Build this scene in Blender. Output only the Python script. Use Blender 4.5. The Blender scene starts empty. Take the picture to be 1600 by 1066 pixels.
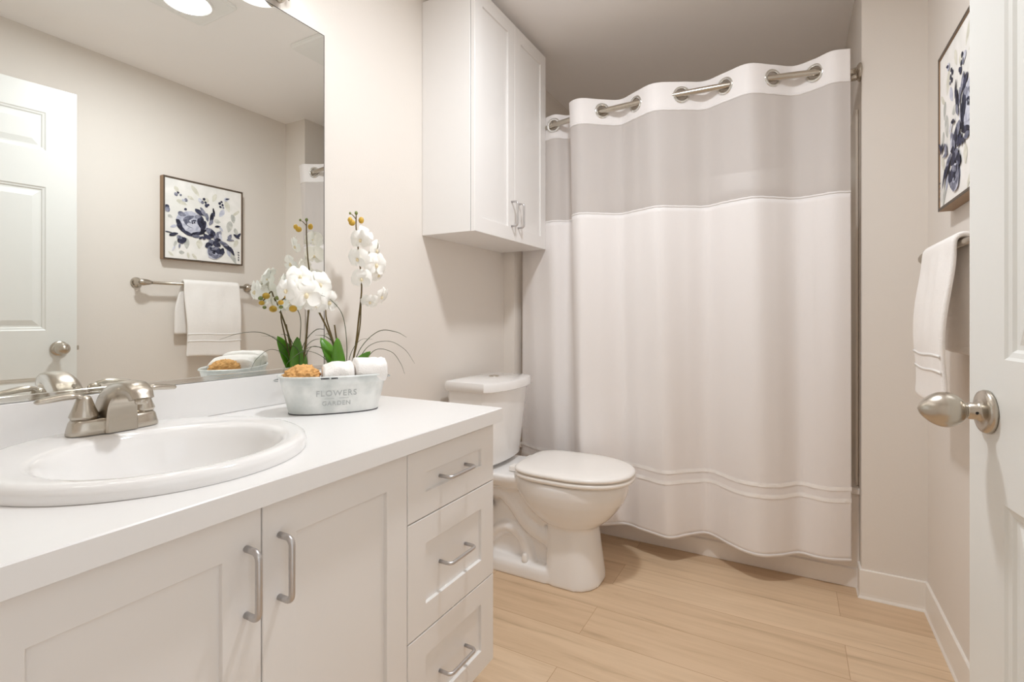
import bpy, bmesh, math, random
from mathutils import Vector, Matrix, noise
random.seed(7)
PI = math.pi
S = bpy.context.scene
C = S.collection

# ------------------------------------------------------------ camera, world, exposure
CAMZ = 1.056
cam_d = bpy.data.cameras.new('camera')
cam = bpy.data.objects.new('camera', cam_d); C.objects.link(cam)
cam_d.sensor_width = 36.0
cam_d.lens = 793.67 / 1600 * 36.0
cam_d.shift_y = -(533 - 494.36) / 1600
cam_d.clip_start = 0.02
cam.location = (0, 0, CAMZ)
cam.rotation_euler = (PI / 2, 0, math.radians(28.872))
S.camera = cam

w = bpy.data.worlds.new('hall_daylight'); S.world = w; w.use_nodes = True
w.node_tree.nodes['Background'].inputs[0].default_value = (0.97, 0.98, 1.0, 1)
w.node_tree.nodes['Background'].inputs[1].default_value = 0.8

S.view_settings.view_transform = 'Standard'
S.view_settings.look = 'None'
S.view_settings.gamma = 1
S.view_settings.exposure = 0.56
S.view_settings.use_curve_mapping = False
S.cycles.max_bounces = 20; S.cycles.diffuse_bounces = 16; S.cycles.glossy_bounces = 8; S.cycles.transmission_bounces = 8; S.cycles.transparent_max_bounces = 12

CEIL_W = 12.0      # watts of the ceiling fan light
VAN_W = 0.22       # watts of each vanity bulb

# ------------------------------------------------------------ room numbers (metres)
XL, XR = -1.3206, 0.4247
ZC = 2.378
YS = 2.307                  # face of the returns beside the tub
XAL, XAR = -1.259, 0.229    # alcove side walls
YT = 2.377                  # tub apron
YB = 3.14                   # alcove back wall
YF = -0.62                  # wall behind the camera
HIY = 0.30                  # door hinge side of the doorway

# ------------------------------------------------------------ materials
def lin(c):
    c = c / 255.0
    return c / 12.92 if c <= 0.04045 else ((c + 0.055) / 1.055) ** 2.4
def rgb(r, g, b): return (lin(r), lin(g), lin(b), 1)

def mat(name, col, rough=0.5, metal=0.0, bump=0.0, bscale=200, var=0.0, vscale=6, spec=0.5, coat=0.0, sub=0.0, emit=None, es=0):
    m = bpy.data.materials.new(name); m.use_nodes = True
    nt = m.node_tree; b = nt.nodes['Principled BSDF']
    b.inputs['Base Color'].default_value = col
    b.inputs['Roughness'].default_value = rough
    b.inputs['Metallic'].default_value = metal
    b.inputs['Specular IOR Level'].default_value = spec
    b.inputs['Coat Weight'].default_value = coat
    tc = nt.nodes.new('ShaderNodeTexCoord')
    if sub:
        b.inputs['Subsurface Weight'].default_value = sub
        b.inputs['Subsurface Radius'].default_value = (0.02, 0.02, 0.02)
        b.inputs['Subsurface Scale'].default_value = 0.2
    if var:
        n = nt.nodes.new('ShaderNodeTexNoise'); n.inputs['Scale'].default_value = vscale
        n.inputs['Detail'].default_value = 5
        nt.links.new(tc.outputs['Object'], n.inputs['Vector'])
        mx = nt.nodes.new('ShaderNodeMix'); mx.data_type = 'RGBA'
        mx.inputs[6].default_value = [max(0, x * (1 - var)) for x in col[:3]] + [1]
        mx.inputs[7].default_value = [min(1, x * (1 + var)) for x in col[:3]] + [1]
        nt.links.new(n.outputs['Fac'], mx.inputs[0]); nt.links.new(mx.outputs[2], b.inputs['Base Color'])
    if bump:
        n2 = nt.nodes.new('ShaderNodeTexNoise'); n2.inputs['Scale'].default_value = bscale
        n2.inputs['Detail'].default_value = 3
        nt.links.new(tc.outputs['Object'], n2.inputs['Vector'])
        bp = nt.nodes.new('ShaderNodeBump'); bp.inputs['Strength'].default_value = bump
        bp.inputs['Distance'].default_value = 0.002
        nt.links.new(n2.outputs['Fac'], bp.inputs['Height']); nt.links.new(bp.outputs[0], b.inputs['Normal'])
    if emit:
        b.inputs['Emission Color'].default_value = emit; b.inputs['Emission Strength'].default_value = es
    return m

M = {}
M['wall'] = mat('wall_paint', rgb(226, 220, 213), 0.85, bump=0.12, bscale=140, var=0.01, vscale=3, spec=0.2)
M['ceil'] = mat('ceiling_paint', rgb(249, 247, 246), 0.9, bump=0.1, bscale=120, var=0.01, spec=0.2)
M['trim'] = mat('cove_base', rgb(236, 232, 226), 0.45, var=0.01)
M['lam'] = mat('white_laminate', rgb(233, 231, 229), 0.28, var=0.006, vscale=4)
M['counter'] = mat('counter_laminate', rgb(233, 232, 231), 0.3, var=0.01, vscale=60)
M['gap'] = mat('dark_gap', rgb(90, 86, 84), 0.8, var=0.02)
M['porc'] = mat('porcelain', rgb(238, 237, 236), 0.08, coat=0.3, var=0.004)
M['plastic'] = mat('seat_plastic', rgb(240, 237, 233), 0.25, var=0.004)
M['nickel'] = mat('brushed_nickel', rgb(196, 188, 176), 0.27, metal=1.0, bump=0.06, bscale=400, var=0.03, vscale=40)
M['pull'] = mat('satin_nickel_pull', rgb(200, 197, 196), 0.35, metal=0.9, bump=0.04, bscale=300, var=0.02)
M['chrome'] = mat('polished_channel', rgb(225, 225, 222), 0.1, metal=1.0, var=0.01)
M['mirror'] = mat('mirror_silver', (0.90, 0.92, 0.90, 1), 0.0, metal=1.0)
M['black'] = mat('black_rubber', rgb(30, 26, 24), 0.6, var=0.05)
M['terry'] = mat('terry_cloth', rgb(246, 243, 240), 0.95, bump=0.9, bscale=420, var=0.015, vscale=60, spec=0.1)
M['doorp'] = mat('door_paint', rgb(226, 227, 224), 0.35, bump=0.03, bscale=90, var=0.005)
M['tub'] = mat('tub_enamel', rgb(236, 230, 224), 0.2, var=0.01)
M['surr'] = mat('surround_acrylic', rgb(238, 232, 222), 0.25, var=0.01)
M['fix'] = mat('fixture_white', rgb(240, 240, 238), 0.35, var=0.005)
M['orch'] = mat('orchid_petal', rgb(250, 249, 244), 0.6, var=0.02, vscale=50, sub=0.15)
M['lip'] = mat('orchid_lip', rgb(235, 222, 190), 0.6, var=0.2, vscale=120)
M['bud'] = mat('orchid_bud', rgb(205, 165, 60), 0.5, var=0.25, vscale=60)
M['gbud'] = mat('green_bud', rgb(120, 130, 70), 0.5, var=0.2, vscale=80)
M['stem'] = mat('orchid_stem', rgb(98, 82, 42), 0.5, var=0.35, vscale=70)
M['leaf'] = mat('orchid_leaf', rgb(84, 140, 30), 0.3, var=0.45, vscale=18)
M['grass'] = mat('grass_blade', rgb(66, 76, 42), 0.45, var=0.25, vscale=40)
M['soil'] = mat('pot_plastic', rgb(52, 44, 34), 0.8, var=0.3, vscale=60)
M['sponge'] = mat('sea_sponge', rgb(226, 176, 116), 0.95, bump=1.0, bscale=110, var=0.32, vscale=90, spec=0.1)
M['frame'] = mat('frame_wood', rgb(150, 122, 94), 0.55, var=0.12, vscale=20)
M['fedge'] = mat('frame_face', rgb(84, 72, 60), 0.5, var=0.1, vscale=30)
M['bulb'] = mat('lamp_bulb', (1, 1, 1, 1), 0.4, emit=(1, 0.98, 0.96, 1), es=6)
M['lens'] = mat('light_lens', (1, 1, 1, 1), 0.4, emit=(0.98, 0.99, 1.0, 1), es=4)
M['shade'] = mat('frosted_shade', rgb(246, 244, 240), 0.5, emit=(1, 0.97, 0.93, 1), es=0.45)

# galvanised bucket, whitewashed with grey wear
def bucket_mat():
    m = mat('whitewashed_tin', rgb(226, 229, 228), 0.42, metal=0.15, bump=0.25, bscale=60)
    nt = m.node_tree; b = nt.nodes['Principled BSDF']; tc = nt.nodes.new('ShaderNodeTexCoord')
    n = nt.nodes.new('ShaderNodeTexNoise'); n.inputs['Scale'].default_value = 14; n.inputs['Detail'].default_value = 6
    r = nt.nodes.new('ShaderNodeValToRGB')
    r.color_ramp.elements[0].position = 0.3; r.color_ramp.elements[0].color = rgb(196, 202, 200)
    r.color_ramp.elements[1].position = 0.62; r.color_ramp.elements[1].color = rgb(236, 238, 236)
    nt.links.new(tc.outputs['Object'], n.inputs['Vector']); nt.links.new(n.outputs['Fac'], r.inputs[0])
    nt.links.new(r.outputs[0], b.inputs['Base Color'])
    return m
M['tin'] = bucket_mat()
M['tin_wear'] = mat('bare_tin', rgb(186, 190, 190), 0.4, metal=0.3, var=0.2, vscale=80)
M['tin_dark'] = mat('dark_chipped_tin', rgb(70, 70, 72), 0.6, var=0.3, vscale=90)

def floor_mat():
    m = bpy.data.materials.new('vinyl_oak_planks'); m.use_nodes = True
    nt = m.node_tree; N = nt.nodes; Lk = nt.links; b = N['Principled BSDF']
    tc = N.new('ShaderNodeTexCoord'); mp = N.new('ShaderNodeMapping'); Lk.new(tc.outputs['Object'], mp.inputs[0])
    mp.inputs['Location'].default_value = (0.62, 0.035, 0)
    br = N.new('ShaderNodeTexBrick'); Lk.new(mp.outputs[0], br.inputs['Vector'])
    br.offset = 0.37; br.squash = 1.0
    br.inputs['Scale'].default_value = 1.0
    br.inputs['Brick Width'].default_value = 1.22; br.inputs['Row Height'].default_value = 0.18
    br.inputs['Mortar Size'].default_value = 0.0009; br.inputs['Mortar Smooth'].default_value = 0.3
    br.inputs['Bias'].default_value = 0.0
    br.inputs['Color1'].default_value = rgb(223, 198, 168); br.inputs['Color2'].default_value = rgb(207, 178, 146)
    br.inputs['Mortar'].default_value = rgb(176, 140, 104)
    # per-plank offset of the grain
    sc = N.new('ShaderNodeMapping'); sc.inputs['Scale'].default_value = (1.1, 15, 1)
    av = N.new('ShaderNodeVectorMath'); av.operation = 'MULTIPLY_ADD'
    Lk.new(br.outputs['Color'], av.inputs[0]); av.inputs[1].default_value = (40, 40, 40); Lk.new(mp.outputs[0], av.inputs[2])
    Lk.new(av.outputs[0], sc.inputs[0])
    n = N.new('ShaderNodeTexNoise'); n.inputs['Scale'].default_value = 2.0; n.inputs['Detail'].default_value = 6
    n.inputs['Distortion'].default_value = 0.6; n.inputs['Roughness'].default_value = 0.6
    Lk.new(sc.outputs[0], n.inputs['Vector'])
    rp = N.new('ShaderNodeValToRGB'); Lk.new(n.outputs['Fac'], rp.inputs[0])
    rp.color_ramp.elements[0].position = 0.28; rp.color_ramp.elements[0].color = (0.70, 0.66, 0.61, 1)
    rp.color_ramp.elements[1].position = 0.62; rp.color_ramp.elements[1].color = (1, 1, 1, 1)
    e = rp.color_ramp.elements.new(0.42); e.color = (0.90, 0.88, 0.85, 1)
    mx = N.new('ShaderNodeMix'); mx.data_type = 'RGBA'; mx.blend_type = 'MULTIPLY'; mx.inputs[0].default_value = 0.9
    Lk.new(br.outputs['Color'], mx.inputs[6]); Lk.new(rp.outputs[0], mx.inputs[7])
    Lk.new(mx.outputs[2], b.inputs['Base Color'])
    b.inputs['Roughness'].default_value = 0.42
    bp = N.new('ShaderNodeBump'); bp.inputs['Strength'].default_value = 0.15; bp.inputs['Distance'].default_value = 0.001
    Lk.new(n.outputs['Fac'], bp.inputs['Height']); Lk.new(bp.outputs[0], b.inputs['Normal'])
    return m
M['floor'] = floor_mat()

def cloth_mat(name, col, transp=0.0, transl=0.3, rough=0.8, lines=0.25, sheen=0.0):
    m = bpy.data.materials.new(name); m.use_nodes = True
    nt = m.node_tree; N = nt.nodes; Lk = nt.links; b = N['Principled BSDF']; out = N['Material Output']
    b.inputs['Base Color'].default_value = col; b.inputs['Roughness'].default_value = rough
    b.inputs['Specular IOR Level'].default_value = 0.2
    b.inputs['Sheen Weight'].default_value = sheen
    tc = N.new('ShaderNodeTexCoord')
    sc = N.new('ShaderNodeMapping'); sc.inputs['Scale'].default_value = (260, 260, 40)
    Lk.new(tc.outputs['Object'], sc.inputs[0])
    n = N.new('ShaderNodeTexNoise'); n.inputs['Scale'].default_value = 1; n.inputs['Detail'].default_value = 2
    Lk.new(sc.outputs[0], n.inputs['Vector'])
    bp = N.new('ShaderNodeBump'); bp.inputs['Strength'].default_value = lines; bp.inputs['Distance'].default_value = 0.001
    Lk.new(n.outputs['Fac'], bp.inputs['Height']); Lk.new(bp.outputs[0], b.inputs['Normal'])
    tl = N.new('ShaderNodeBsdfTranslucent'); tl.inputs[0].default_value = col
    m1 = N.new('ShaderNodeMixShader'); m1.inputs[0].default_value = transl
    Lk.new(b.outputs[0], m1.inputs[1]); Lk.new(tl.outputs[0], m1.inputs[2])
    last = m1
    if transp:
        tr = N.new('ShaderNodeBsdfTransparent'); tr.inputs[0].default_value = (1, 1, 1, 1)
        m2 = N.new('ShaderNodeMixShader'); m2.inputs[0].default_value = transp
        Lk.new(m1.outputs[0], m2.inputs[1]); Lk.new(tr.outputs[0], m2.inputs[2]); last = m2
    Lk.new(last.outputs[0], out.inputs[0])
    return m
M['curt'] = cloth_mat('white_polyester', rgb(246, 243, 242), 0.0, 0.16, sheen=0.1)
M['sheer'] = cloth_mat('sheer_voile', rgb(236, 231, 229), 0.26, 0.25)
M['satin'] = cloth_mat('satin_ribbon', rgb(250, 249, 248), 0.0, 0.05, rough=0.28, lines=0.1)

# ------------------------------------------------------------ mesh helpers
def obj(name, bm, m, parent=None, smooth=False, recalc=True):
    if recalc: bmesh.ops.recalc_face_normals(bm, faces=bm.faces)
    me = bpy.data.meshes.new(name); bm.to_mesh(me); bm.free()
    for k in (m if isinstance(m, (list, tuple)) else [m]): me.materials.append(k)
    if smooth:
        for p in me.polygons: p.use_smooth = True
    o = bpy.data.objects.new(name, me); C.objects.link(o)
    if parent:
        o.parent = parent
    return o

def thing(name, label, cat, loc=(0, 0, 0), rotz=0, group=None):
    o = bpy.data.objects.new(name, None); C.objects.link(o)
    o.location = loc; o.rotation_euler = (0, 0, rotz)
    o.empty_display_size = 0.05
    o['label'] = label; o['category'] = cat
    if group: o['group'] = group
    return o
def tag(o, label, cat, group=None):
    o['label'] = label; o['category'] = cat
    if group: o['group'] = group
    return o
def struct(name, bm, m, label=None, cat='structure', smooth=False):
    o = obj(name, bm, m, smooth=smooth); o['kind'] = 'structure'
    o['label'] = label or name.replace('_', ' '); o['category'] = cat
    return o

def box(bm, x0, x1, y0, y1, z0, z1, bev=0.0, seg=2, mi=0):
    r = bmesh.ops.create_cube(bm, size=1.0)
    vs = r['verts']
    for v in vs:
        v.co = Vector(((x0 + x1) / 2 + v.co.x * (x1 - x0), (y0 + y1) / 2 + v.co.y * (y1 - y0), (z0 + z1) / 2 + v.co.z * (z1 - z0)))
    fs = set(f for v in vs for f in v.link_faces)
    for f in fs: f.material_index = mi
    if bev > 0:
        es = list(set(e for v in vs for e in v.link_edges))
        bmesh.ops.bevel(bm, geom=es, offset=bev, segments=seg, affect='EDGES', profile=0.5)
    return bm
def B(*a, **k): return box(bmesh.new(), *a, **k)

def loft(bm, rings, cap0=True, cap1=True, closed=True, mi=0):
    V = [[bm.verts.new(p) for p in r] for r in rings]
    n = len(rings[0]); fs = []
    for a, b in zip(V, V[1:]):
        for i in range(n if closed else n - 1):
            j = (i + 1) % n
            fs.append(bm.faces.new((a[i], a[j], b[j], b[i])))
    if cap0: fs.append(bm.faces.new(V[0][::-1]))
    if cap1: fs.append(bm.faces.new(V[-1]))
    for f in fs: f.material_index = mi
    return V

def tube(bm, pts, rad, n=12, caps=True, mi=0, flat=1.0):
    pts = [Vector(p) for p in pts]
    R = rad if isinstance(rad, (list, tuple)) else [rad] * len(pts)
    rings = []; up = None
    for i, p in enumerate(pts):
        t = (pts[min(i + 1, len(pts) - 1)] - pts[max(i - 1, 0)]).normalized()
        if up is None:
            up = Vector((0, 0, 1)) if abs(t.z) < 0.9 else Vector((1, 0, 0))
        s = t.cross(up).normalized(); u = s.cross(t).normalized(); up = u
        rings.append([p + (s * math.cos(a) + u * math.sin(a) * flat) * R[i] for a in [2 * PI * k / n for k in range(n)]])
    loft(bm, rings, caps, caps, mi=mi)
    return bm

def catmull(P, n=8, closed=False):
    P = [Vector(p) for p in P]; out = []
    m = len(P)
    for i in range(m - 1):
        p0 = P[i - 1] if i > 0 else P[0] * 2 - P[1]
        p1, p2 = P[i], P[i + 1]
        p3 = P[i + 2] if i + 2 < m else P[-1] * 2 - P[-2]
        for k in range(n):
            t = k / n
            out.append(0.5 * ((2 * p1) + (-p0 + p2) * t + (2 * p0 - 5 * p1 + 4 * p2 - p3) * t * t + (-p0 + 3 * p1 - 3 * p2 + p3) * t ** 3))
    out.append(P[-1]); return out

def lathe(bm, prof, n=32, origin=(0, 0, 0), axis='Z', cap0=True, cap1=True, mi=0):
    o = Vector(origin); rings = []
    for r, h in prof:
        ring = []
        for k in range(n):
            a = 2 * PI * k / n; x, y = max(r, 1e-4) * math.cos(a), max(r, 1e-4) * math.sin(a)
            if axis == 'Z': p = Vector((x, y, h))
            elif axis == 'X': p = Vector((h, x, y))
            else: p = Vector((x, h, y))
            ring.append(o + p)
        rings.append(ring)
    loft(bm, rings, cap0, cap1, mi=mi)
    return bm

def sellipse(cx, cy, a, b, z, n=48, p=2.0, pf=None):
    """super-ellipse ring in XY; pf: exponent of the +x half"""
    out = []
    for k in range(n):
        t = 2 * PI * k / n; c, s = math.cos(t), math.sin(t)
        e = 2.0 / (pf if (pf and c > 0) else p)
        out.append(Vector((cx + a * math.copysign(abs(c) ** e, c), cy + b * math.copysign(abs(s) ** e, s), z)))
    return out

def sphere(bm, c, r, su=16, sv=10, sc=(1, 1, 1), mi=0):
    rr = bmesh.ops.create_uvsphere(bm, u_segments=su, v_segments=sv, radius=r)
    for v in rr['verts']:
        v.co = Vector((v.co.x * sc[0], v.co.y * sc[1], v.co.z * sc[2])) + Vector(c)
    for f in set(f for v in rr['verts'] for f in v.link_faces): f.material_index = mi

def copy_tree(o, parent=None):
    c = o.copy(); C.objects.link(c)
    if parent: c.parent = parent
    for ch in list(o.children):
        copy_tree(ch, c)
    return c

# ------------------------------------------------------------ the room
T = 0.10
struct('floor', B(XL - T, XR + T, YF - T, YB + T, -0.05, 0.0), M['floor'], 'pale oak vinyl plank floor', 'floor')
struct('ceiling', B(XL - T, XR + T, YF - T, YB + T, ZC, ZC + 0.05), M['ceil'], 'flat off white painted ceiling', 'ceiling')
struct('wall_left', B(XL - T, XL, YF - T, YB + T, 0, ZC), M['wall'], 'warm beige left wall behind the vanity and toilet', 'wall')
bm = B(XR, XR + T, HIY - 0.02, YB + T, 0, ZC)
box(bm, XR, XR + T, YF - T, HIY - 0.86, 0, ZC)
box(bm, XR, XR + T, HIY - 0.86, HIY - 0.02, 2.10, ZC)
struct('wall_right', bm, M['wall'], 'warm beige right wall with the open doorway', 'wall')
struct('wall_front', B(XL, XR, YF - T, YF, 0, ZC), M['wall'], 'beige wall behind the camera', 'wall')
struct('wall_back', B(XL, XR, YB, YB + T, 0, ZC), M['wall'], 'beige back wall of the tub alcove', 'wall')
struct('wall_alcove_left', B(XL, XAL, YS, YB, 0, ZC, ), M['wall'], 'narrow beige return left of the tub', 'wall')
struct('wall_alcove_right', B(XAR, XR, YS, YB, 0, ZC), M['wall'], 'beige return wall right of the tub', 'wall')

# cove bases: tall vinyl base with a small toe
ZBB = 0.107
def cove(name, pts, label):
    """pts: wall-line points, profile extruded to the left of the path"""
    bm = bmesh.new()
    prof = [(0, 0), (0.013, 0.0), (0.012, 0.004), (0.0085, 0.010), (0.0075, 0.02), (0.0075, ZBB - 0.003), (0.005, ZBB), (0, ZBB)]
    rings = []
    P = [Vector((p[0], p[1], 0)) for p in pts]
    for i, p in enumerate(P):
        d0 = (P[i] - P[i - 1]).normalized() if i > 0 else (P[1] - P[0]).normalized()
        d1 = (P[i + 1] - P[i]).normalized() if i < len(P) - 1 else d0
        n0 = Vector((-d0.y, d0.x, 0)); n1 = Vector((-d1.y, d1.x, 0))
        nn = (n0 + n1); nn = nn / max(nn.dot(n0), 0.2)
        rings.append([p + nn * a + Vector((0, 0, b)) for a, b in prof])
    loft(bm, rings)
    struct(name, bm, M['trim'], label, 'baseboard')
cove('baseboard_right', [(XR, HIY + 0.05), (XR, YS), (XAR, YS), (XAR, YT - 0.002)], 'white vinyl cove base along the right wall and around the tub return')
cove('baseboard_left', [(XAL, YT - 0.002), (XAL, YS), (XL, YS), (XL, 1.24)], 'white vinyl cove base behind the toilet')
cove('baseboard_front', [(XL + 0.60, YF), (XR, YF)], 'white vinyl cove base behind the camera')

# doorway casing
bm = B(XR - 0.014, XR, HIY - 0.02, HIY + 0.045, 0, 2.165, 0.003)
box(bm, XR - 0.014, XR, HIY - 0.925, HIY - 0.86, 0, 2.165, 0.003)
box(bm, XR - 0.014, XR, HIY - 0.86, HIY - 0.02, 2.10, 2.165, 0.003)
box(bm, XR, XR + T, HIY - 0.04, HIY - 0.02, 0, 2.10)
box(bm, XR, XR + T, HIY - 0.86, HIY - 0.84, 0, 2.10)
box(bm, XR, XR + T, HIY - 0.84, HIY - 0.04, 2.08, 2.10)
struct('trim_1', bm, M['doorp'], 'white painted doorway casing', 'trim')

# ------------------------------------------------------------ bathtub and surround
bm = bmesh.new()
rim = 0.39
x0, x1, y0, y1 = XAL + 0.001, XAR - 0.001, YT, YB - 0.001
n = 64
def rr(ix, iy, z, p=8):
    return sellipse((x0 + x1) / 2, (y0 + y1) / 2, (x1 - x0) / 2 - ix, (y1 - y0) / 2 - iy, z, n, p)
def rect_ring(z, dy=0.0):
    out = []
    for v in rr(0, 0, z, 2):
        dx, dy_ = v.x - (x0 + x1) / 2, v.y - (y0 + y1) / 2
        s = 1 / max(abs(dx) / ((x1 - x0) / 2), abs(dy_) / ((y1 - y0) / 2))
        out.append(Vector(((x0 + x1) / 2 + dx * s, (y0 + y1) / 2 + dy_ * s + (dy if dy_ * s < -(y1 - y0) / 2 + 1e-4 else 0), z)))
    return out
rings = [rect_ring(0.001, -0.006), rect_ring(0.072, -0.006), rect_ring(0.078, 0.0), rect_ring(rim - 0.03), rect_ring(rim - 0.022, -0.012), rect_ring(rim - 0.005, -0.012), rect_ring(rim, -0.004),
         rr(0.05, 0.06, rim, 5), rr(0.06, 0.07, rim - 0.01, 5), rr(0.10, 0.09, 0.2, 4), rr(0.16, 0.13, 0.09, 4), rr(0.3, 0.2, 0.075, 3)]
loft(bm, rings)
tub = obj('bathtub', bm, M['tub'], smooth=False)
tag(tub, 'white alcove bathtub apron showing under the shower curtain', 'bathtub')

bm = B(XAL + 0.001, XAL + 0.010, 2.40, YB - 0.001, rim + 0.001, 1.87, 0.003)
s0 = obj('tub_surround', bm, M['surr'])
bm2 = B(XAR - 0.010, XAR - 0.001, 2.40, YB - 0.001, rim + 0.001, 1.87, 0.003)
tag(s0, 'white wall surround panels around the tub behind the curtain', 'tub surround')
o2 = obj('side_panel', bm2, M['surr'], s0)
o3 = obj('back_panel', B(XAL + 0.011, XAR - 0.011, YB - 0.010, YB - 0.001, rim + 0.001, 1.87, 0.003), M['surr'], s0)

# ------------------------------------------------------------ shower rod
RZ = 1.985
def rod_y(x):
    xs = [XAL, -1.10, -1.016, -0.95, -0.751, -0.50, -0.238, -0.067, 0.075, 0.15, XAR]
    ys = [2.350, 2.302, 2.262, 2.240, 2.210, 2.199, 2.205, 2.224, 2.251, 2.281, 2.340]
    for a, b, c, d in zip(xs, xs[1:], ys, ys[1:]):
        if a <= x <= b: return c + (d - c) * (x - a) / (b - a)
    return ys[0]
rodpts = catmull([(x, rod_y(x), RZ) for x in (XAL + 0.012, -1.18, -1.10, -1.016, -0.88, -0.70, -0.50, -0.30, -0.12, 0.02, 0.12, 0.19, XAR - 0.012)], 8)
rod = thing('shower_rod', 'curved brushed nickel shower curtain rod between the alcove walls', 'curtain rod', (0, 2.34, RZ))
def child(name, bm, m, parent, smooth=False):
    o = obj(name, bm, m, parent, smooth); o.matrix_parent_inverse = Matrix.Identity(4)
    return o
def wchild(name, bm, m, parent, smooth=False):
    """mesh given in world coordinates, parented under a moved (unrotated or rotated) empty"""
    mw = Matrix.LocRotScale(parent.location, parent.rotation_euler, None) if parent.parent is None else \
        Matrix.LocRotScale(parent.parent.location, parent.parent.rotation_euler, None)
    bmesh.ops.transform(bm, matrix=mw.inverted(), verts=bm.verts)
    return obj(name, bm, m, parent, smooth)
bm = bmesh.new(); tube(bm, rodpts, 0.0125, 16); wchild('rod_tube', bm, M['nickel'], rod, True)
for xs, sg in ((XAL, 1), (XAR, -1)):
    bm = bmesh.new()
    yy = rodpts[0].y if sg > 0 else rodpts[-1].y
    lathe(bm, [(0.034, 0.0), (0.034, sg * 0.006), (0.026, sg * 0.012), (0.020, sg * 0.014), (0.018, sg * 0.03)], 28, (xs + sg * 0.0005, yy, RZ), 'X')
    box(bm, min(xs + sg * 0.012, xs + sg * 0.034), max(xs + sg * 0.012, xs + sg * 0.034), yy - 0.014, yy + 0.014, RZ - 0.026, RZ - 0.006, 0.003)
    wchild('wall_bracket', bm, M['nickel'], rod, True)

# ------------------------------------------------------------ shower curtain
top = [(-1.235, 2.350), (-1.13, 2.312), (-1.016, 2.262), (-0.955, 2.304), (-0.905, 2.250), (-0.898, 2.175), (-0.835, 2.148), (-0.751, 2.210),
       (-0.68, 2.248), (-0.60, 2.204), (-0.51, 2.160), (-0.407, 2.201), (-0.322, 2.242), (-0.238, 2.205), (-0.15, 2.168), (-0.067, 2.224),
       (0.005, 2.276), (0.075, 2.251), (0.13, 2.215), (0.187, 2.228)]
bot = [(-1.235, 2.350), (-1.13, 2.300), (-1.02, 2.262), (-0.955, 2.278), (-0.905, 2.255), (-0.872, 2.215), (-0.83, 2.165), (-0.768, 2.185),
       (-0.67, 2.258), (-0.58, 2.235), (-0.465, 2.205), (-0.385, 2.285), (-0.318, 2.334), (-0.224, 2.260), (-0.12, 2.217), (-0.05, 2.25),
       (0.022, 2.308), (0.08, 2.308), (0.14, 2.315), (0.200, 2.342)]
NS = 14
tp = catmull([(a, b, 0) for a, b in top], NS); bt = catmull([(a, b, 0) for a, b in bot], NS)
ZT, ZH, ZS, ZBOT = 2.037, 1.925, 1.520, 0.112
def cpt(i, z):
    f = (ZT - z) / (ZT - ZBOT); f = f ** 0.8
    p = tp[i].lerp(bt[i], f)
    k = math.sin(p.x * 47 + z * 2.1) * 0.0022 * min(1, f * 2) + math.sin(p.x * 23 + 1.3 - z * 1.2) * 0.003 * min(1, f * 2)
    return Vector((p.x, p.y + k, z))
GR = [2, 4, 7, 9, 11, 13, 15, 17]      # control points where the curtain crosses the rod
def strip(z0, z1, nz, holes=False, off=0.0, i0=0, i1=None, zf=None):
    bm = bmesh.new(); I = range(i0, (i1 or len(tp)))
    I = list(I); rows = []
    for r in range(nz + 1):
        z = z0 + (z1 - z0) * r / nz
        row = []
        for i in I:
            p = cpt(i, z)
            if off:
                a, b = cpt(max(i - 1, 0), z), cpt(min(i + 1, len(tp) - 1), z)
                d = (b - a).normalized(); p = p + Vector((d.y, -d.x, 0)) * off
            if zf: p.z += zf(p.x, r / nz)
            row.append(bm.verts.new(p))
        rows.append(row)
    for a, b in zip(rows, rows[1:]):
        for k in range(len(I) - 1):
            bm.faces.new((a[k], a[k + 1], b[k + 1], b[k]))
    if holes:
        kill = []
        for g in GR:
            gc = cpt(g * NS, RZ)
            for f in bm.faces:
                if (f.calc_center_median() - gc).length < 0.0255: kill.append(f)
        bmesh.ops.delete(bm, geom=list(set(kill)), context='FACES')
    return bm
def solid(o, t):
    md = o.modifiers.new('thickness', 'SOLIDIFY'); md.thickness = t; md.offset = 0
curtain = thing('shower_curtain', 'white fabric shower curtain with a sheer upper window hanging on the nickel rod', 'shower curtain', (-0.5, 2.25, 0))
def topwave(x, f): return 0
cu = []
o = wchild('curtain_header', strip(ZT, ZH, 36, True), M['curt'], curtain, True); solid(o, 0.0016); o['label'] = 'opaque white header band with metal rings'
o = wchild('sheer_window', strip(ZH, ZS, 10), M['sheer'], curtain, True); o['label'] = 'grey translucent sheer panel'
o = wchild('curtain_panel', strip(ZS, ZBOT, 60), M['curt'], curtain, True); solid(o, 0.0014)
for zz in (ZH, ZS):
    o = wchild('seam', strip(zz + 0.004, zz - 0.004, 1, off=0.0009, zf=lambda x, f: 0.0004 * math.sin(x * 170)), M['curt'], curtain, True); solid(o, 0.0006)
for zz in (0.395, 0.350):
    def rf(x, f): return 0.0015 * math.sin(x * 40)
    bm = strip(zz + 0.008, zz - 0.008, 3, off=0.002, zf=rf)
    for v in bm.verts:
        v.co.y -= abs(noise.noise(v.co * 55)) * 0.003
    o = wchild('satin_ribbon', bm, M['satin'], curtain, True)
bm = strip(ZBOT + 0.012, ZBOT, 1, off=0.0014); o = wchild('hem', bm, M['curt'], curtain, True); solid(o, 0.001)
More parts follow.
